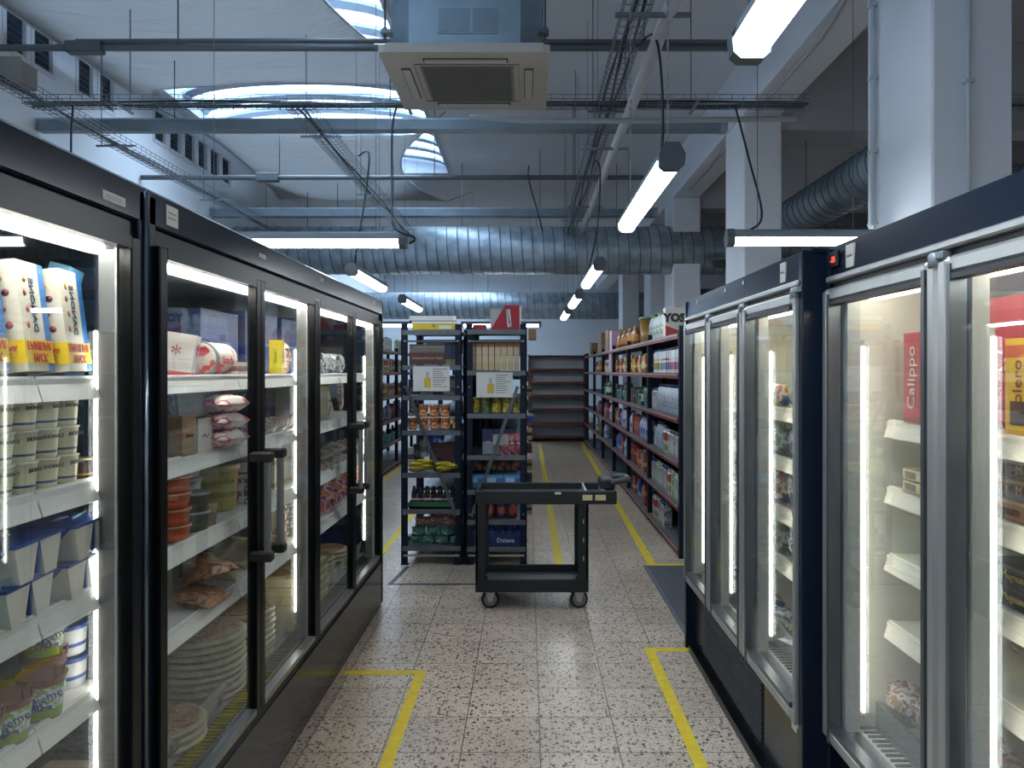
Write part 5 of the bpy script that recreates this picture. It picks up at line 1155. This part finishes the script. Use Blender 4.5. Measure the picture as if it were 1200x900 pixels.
mix_mid = [Cn('dark carton', .09, .08, .2, '23282e', ((.4, .6, '5c6470'),)), Bt('green bottle', .04, .24, '2c4a34', 'b5b9a0', '1c2c20'), ('teal tub', tub(.06, .13, '4a9a98', '6ab4b0', '7cc0bc')), Bg('grey pouch', .1, .2, .05, ('7c8084', '4c5054', 'a4a8aa'), 7, scale=22), Cn('brown carton', .09, .08, .18, '6d5238', ((.6, .8, '3a2a1c'),))]
mix_low = [Cn('dark red carton', .11, .09, .24, '7c201c', ((.5, .7, 'b5603a'),)), Bt('tall white bottle', .05, .27, 'b9bcc4', prt=('3c5ab0', 'c9ccd4'), cap='2446b0'), Cn('orange-brown carton', .1, .09, .22, '94502a', ((.3, .5, 'c9a05a'),)), Bg('blue bag', .12, .22, .07, ('2a48b0', '5070cc', 'b5bcd0'), 9, scale=14), Bg('ochre bag', .12, .2, .07, ('8c6a2c', 'b08c4a', '5c4420'), 11, scale=14)]
names_b = ('second bay', 'third bay', 'fourth bay', 'fifth bay')
for bi in range(1, 5):
    a, c = ups[bi]+.05, ups[bi+1]; st = .125 if bi < 3 else .2
    for si, (mx_, nm) in enumerate(((mix_low, 'floor shelf'), (mix_low, 'low shelf'), (mix_low, 'middle shelf'), (mix_mid, 'third shelf'), (mix_hi, 'upper shelf'))):
        if si == 0 and bi > 1: continue
        fill(1, UX, a, c, SZ[si], mx_, st if si else .3, '%s %s' % (names_b[bi-1], nm), 'goods in the %s %s' % (names_b[bi-1], nm), (.85, .8, .6, .5)[bi-1] if si < 4 else .85)
# top of the right shelving
b = MB(); b.box(-.06, .06, -.16, .16, 0, .27, M('b5b0aa', .5)); q = MB(); q.prism([(-.16, .0), (.16, .0), (.16, .10), (.05, .06), (-.05, .075), (-.16, .05)], -.0625, -.06, M('a02c26', .5), axis='x'); q.prism([(-.06, 0), (.06, 0), (.06, .06), (-.06, .10)], -.1612, -.16, M('a02c26', .5))
YB = proto('soy_drink_box', 'box', ('box', b.mesh('box')), ('red_wave', q.mesh('wave')), ('lettering', text_mesh('YOSOY', .105, INK, FXm(-.063, 0, .17), .007)))
put(YB, UX+.17, 7.36, 1.932, 'white and red soy drink box with black capitals on the shelving top', rz=PI/2)
for i in range(5): put(bottle(.045, .27, 'b9bfc0', prt=('c4c8c8', '9aa4a0', '6d8a4a'), cap=('23305a' if i % 2 else '7cb03a'), neck=.5), UX+.08, 7.55+i*.22, 1.932, 'large clear-white bottle beside the soy drink box, %s from it' % od(i), 'bottles on the shelving top')
put(tub(.12, .3, '94733c', 'a8884c', '5c6450', name='pasta_tub', taper=.8), UX+.14, 9.05, 1.932, 'tall round tan tub on the shelving top past the bottles')
for i in range(8): put(bottle(.05, .24, '7d4c22', 'a8702c', '9c7c3a', neck=.45), UX+.08+.02*(i % 2), 9.75+i*.26, 1.932, 'amber bottle on the shelving top, %s past the tan tub' % od(i), 'amber bottles on top')
put(carton(.3, .12, .3, 'a3899c', ((.0, .1, 'ad94a6'),), name='product_box'), UX+.07, 12.1, 1.932, 'pink-lilac box standing on the shelving top')
put(carton(.35, .12, .3, 'a3899c', ((.0, .1, 'ad94a6'),), name='product_box'), UX+.07, 12.2, 1.588, 'pink-lilac box on the upper shelf below its twin')
for i, (y, w_, h) in enumerate(((12.9, .5, .35), (14.2, .7, .36), (16.3, .4, .26))): put(carton(w_, .3, h, '8c6f4c', ((.48, .52, '6d5538'),), name='cardboard_box'), UX+.18, y, 1.932, 'brown cardboard box on the far shelving top, %s from the amber bottles' % od(i), 'cardboard boxes on top')

# back shelving (empty), facing the camera
root = empty('wall_shelving', (.04, 17.5, 0)); W_ = 1.26
for k in range(6):
    z = .17+.36*k if k else .13
    z = (.13, .44, .75, 1.06, 1.36, 1.66, 1.96)[k]
    b = MB(); b.box(0, W_, 0, .4, z-.02, z, M('83888e', .5)); o = b.ob('shelf', root)
    q = MB(); q.box(0, W_, -.012, 0, z-.045, z, REDE); q.ob('price_rail', o)
z = 1.96; b = MB(); b.box(0, W_, -.012, .4, z-.03, z, REDE); b.ob('top_shelf', root)
b = MB(); b.box(0, W_, .4, .42, 0, 1.96, M('c4c9d0', .6)); b.ob('back_sheet', root)
for x in (-.02, W_): b = MB(); b.box(x, x+.03, -.01, .42, 0, 1.98, M('4a2a2a', .5)); b.ob('upright', root)
tag(root, 'empty grey wall shelving with red edges closing the end of the aisle', 'shelving')
b = MB(); b.box(-.6, 2.0, 17.95, 18.0, 0, .03, M('8d8a84', .6)); struct(b.ob('trim_kerb'))

# far left shelving
upL = [8.0+1.7*i for i in range(5)]
bays(2.2, -1, upL, 'red-edged shelving in the side aisle glimpsed between dairy case and rack')
for si in range(1, 6):
    fill(-1, 2.2, 10.9, 14.0, SZ[si], (mix_mid+brik, mix_low, mix_hi, mix_hi+brik, mix_mid+brik)[si-1] if si != 5 else brik, .16 if si < 5 else .35, 'side aisle shelf number %s from the floor' % ('two', 'three', 'four', 'five', 'six')[si-1], 'side aisle goods, row %d' % si, .95)

# ============================================================ FLOOR MARKS
def tape(name, pts, wd, mat, label, z=.0012):
    b = MB()
    for k, (p, q) in enumerate(zip(pts, pts[1:])):
        z = .0012+.0005*k; p, q = Vector((*p, z/2)), Vector((*q, z/2)); d = (q-p).normalized()
        b.bar(p-d*wd*.5, q+d*wd*.5, wd, z, mat)
    return tag(b.ob(name), label, 'floor tape')
tape('floor_tape', [(.94, 4.44), (.70, 4.44), (.71, .6)], .055, YTAPE, 'yellow floor tape with a corner beside the freezers')
tape('floor_tape', [(-.95, 4.10), (-.565, 4.10), (-.60, .6)], .055, YTAPE, 'yellow floor tape with a corner beside the dairy cases')
tape('floor_tape', [(1.30, 6.38), (1.03, 6.38), (1.21, 17.3)], .07, YTAPE, 'long yellow floor tape along the red-edged shelving')
tape('floor_tape', [(.262, 5.9), (.27, 17.0)], .07, YTAPE, 'long yellow floor tape past the right side of the blue racks')
tape('floor_tape', [(-2.0, 6.32), (-1.28, 6.32)], .06, YTAPE, 'short crosswise yellow tape at the side aisle entrance')
tape('floor_tape', [(-1.28, 6.5), (-1.30, 14)], .06, YTAPE, 'yellow floor tape along the side aisle behind the dairy case')
tape('floor_tape', [(-2.1, 7.5), (-2.1, 14.5)], .07, YTAPE, 'yellow floor tape along the side aisle shelving')
tape('floor_tape', [(-.98, 6.3), (-1.03, 5.80), (-.25, 5.80)], .035, BTAPE, 'dark blue floor tape outlining the foot of the blue racks')
b = MB(); b.box(.97, 1.32, 4.62, 6.33, 0, .008, M('4a5058', .45, .2, 0, .1, 12.)); b.box(.955, .975, 4.62, 6.33, 0, .012, M('6d7680', .4, .5))
tag(b.ob('floor_plate'), 'flat blue-grey metal plate on the floor between freezer and shelving', 'floor plate')
print('OBJECTS', len(COL.objects), 'LABELS', len(_labels))
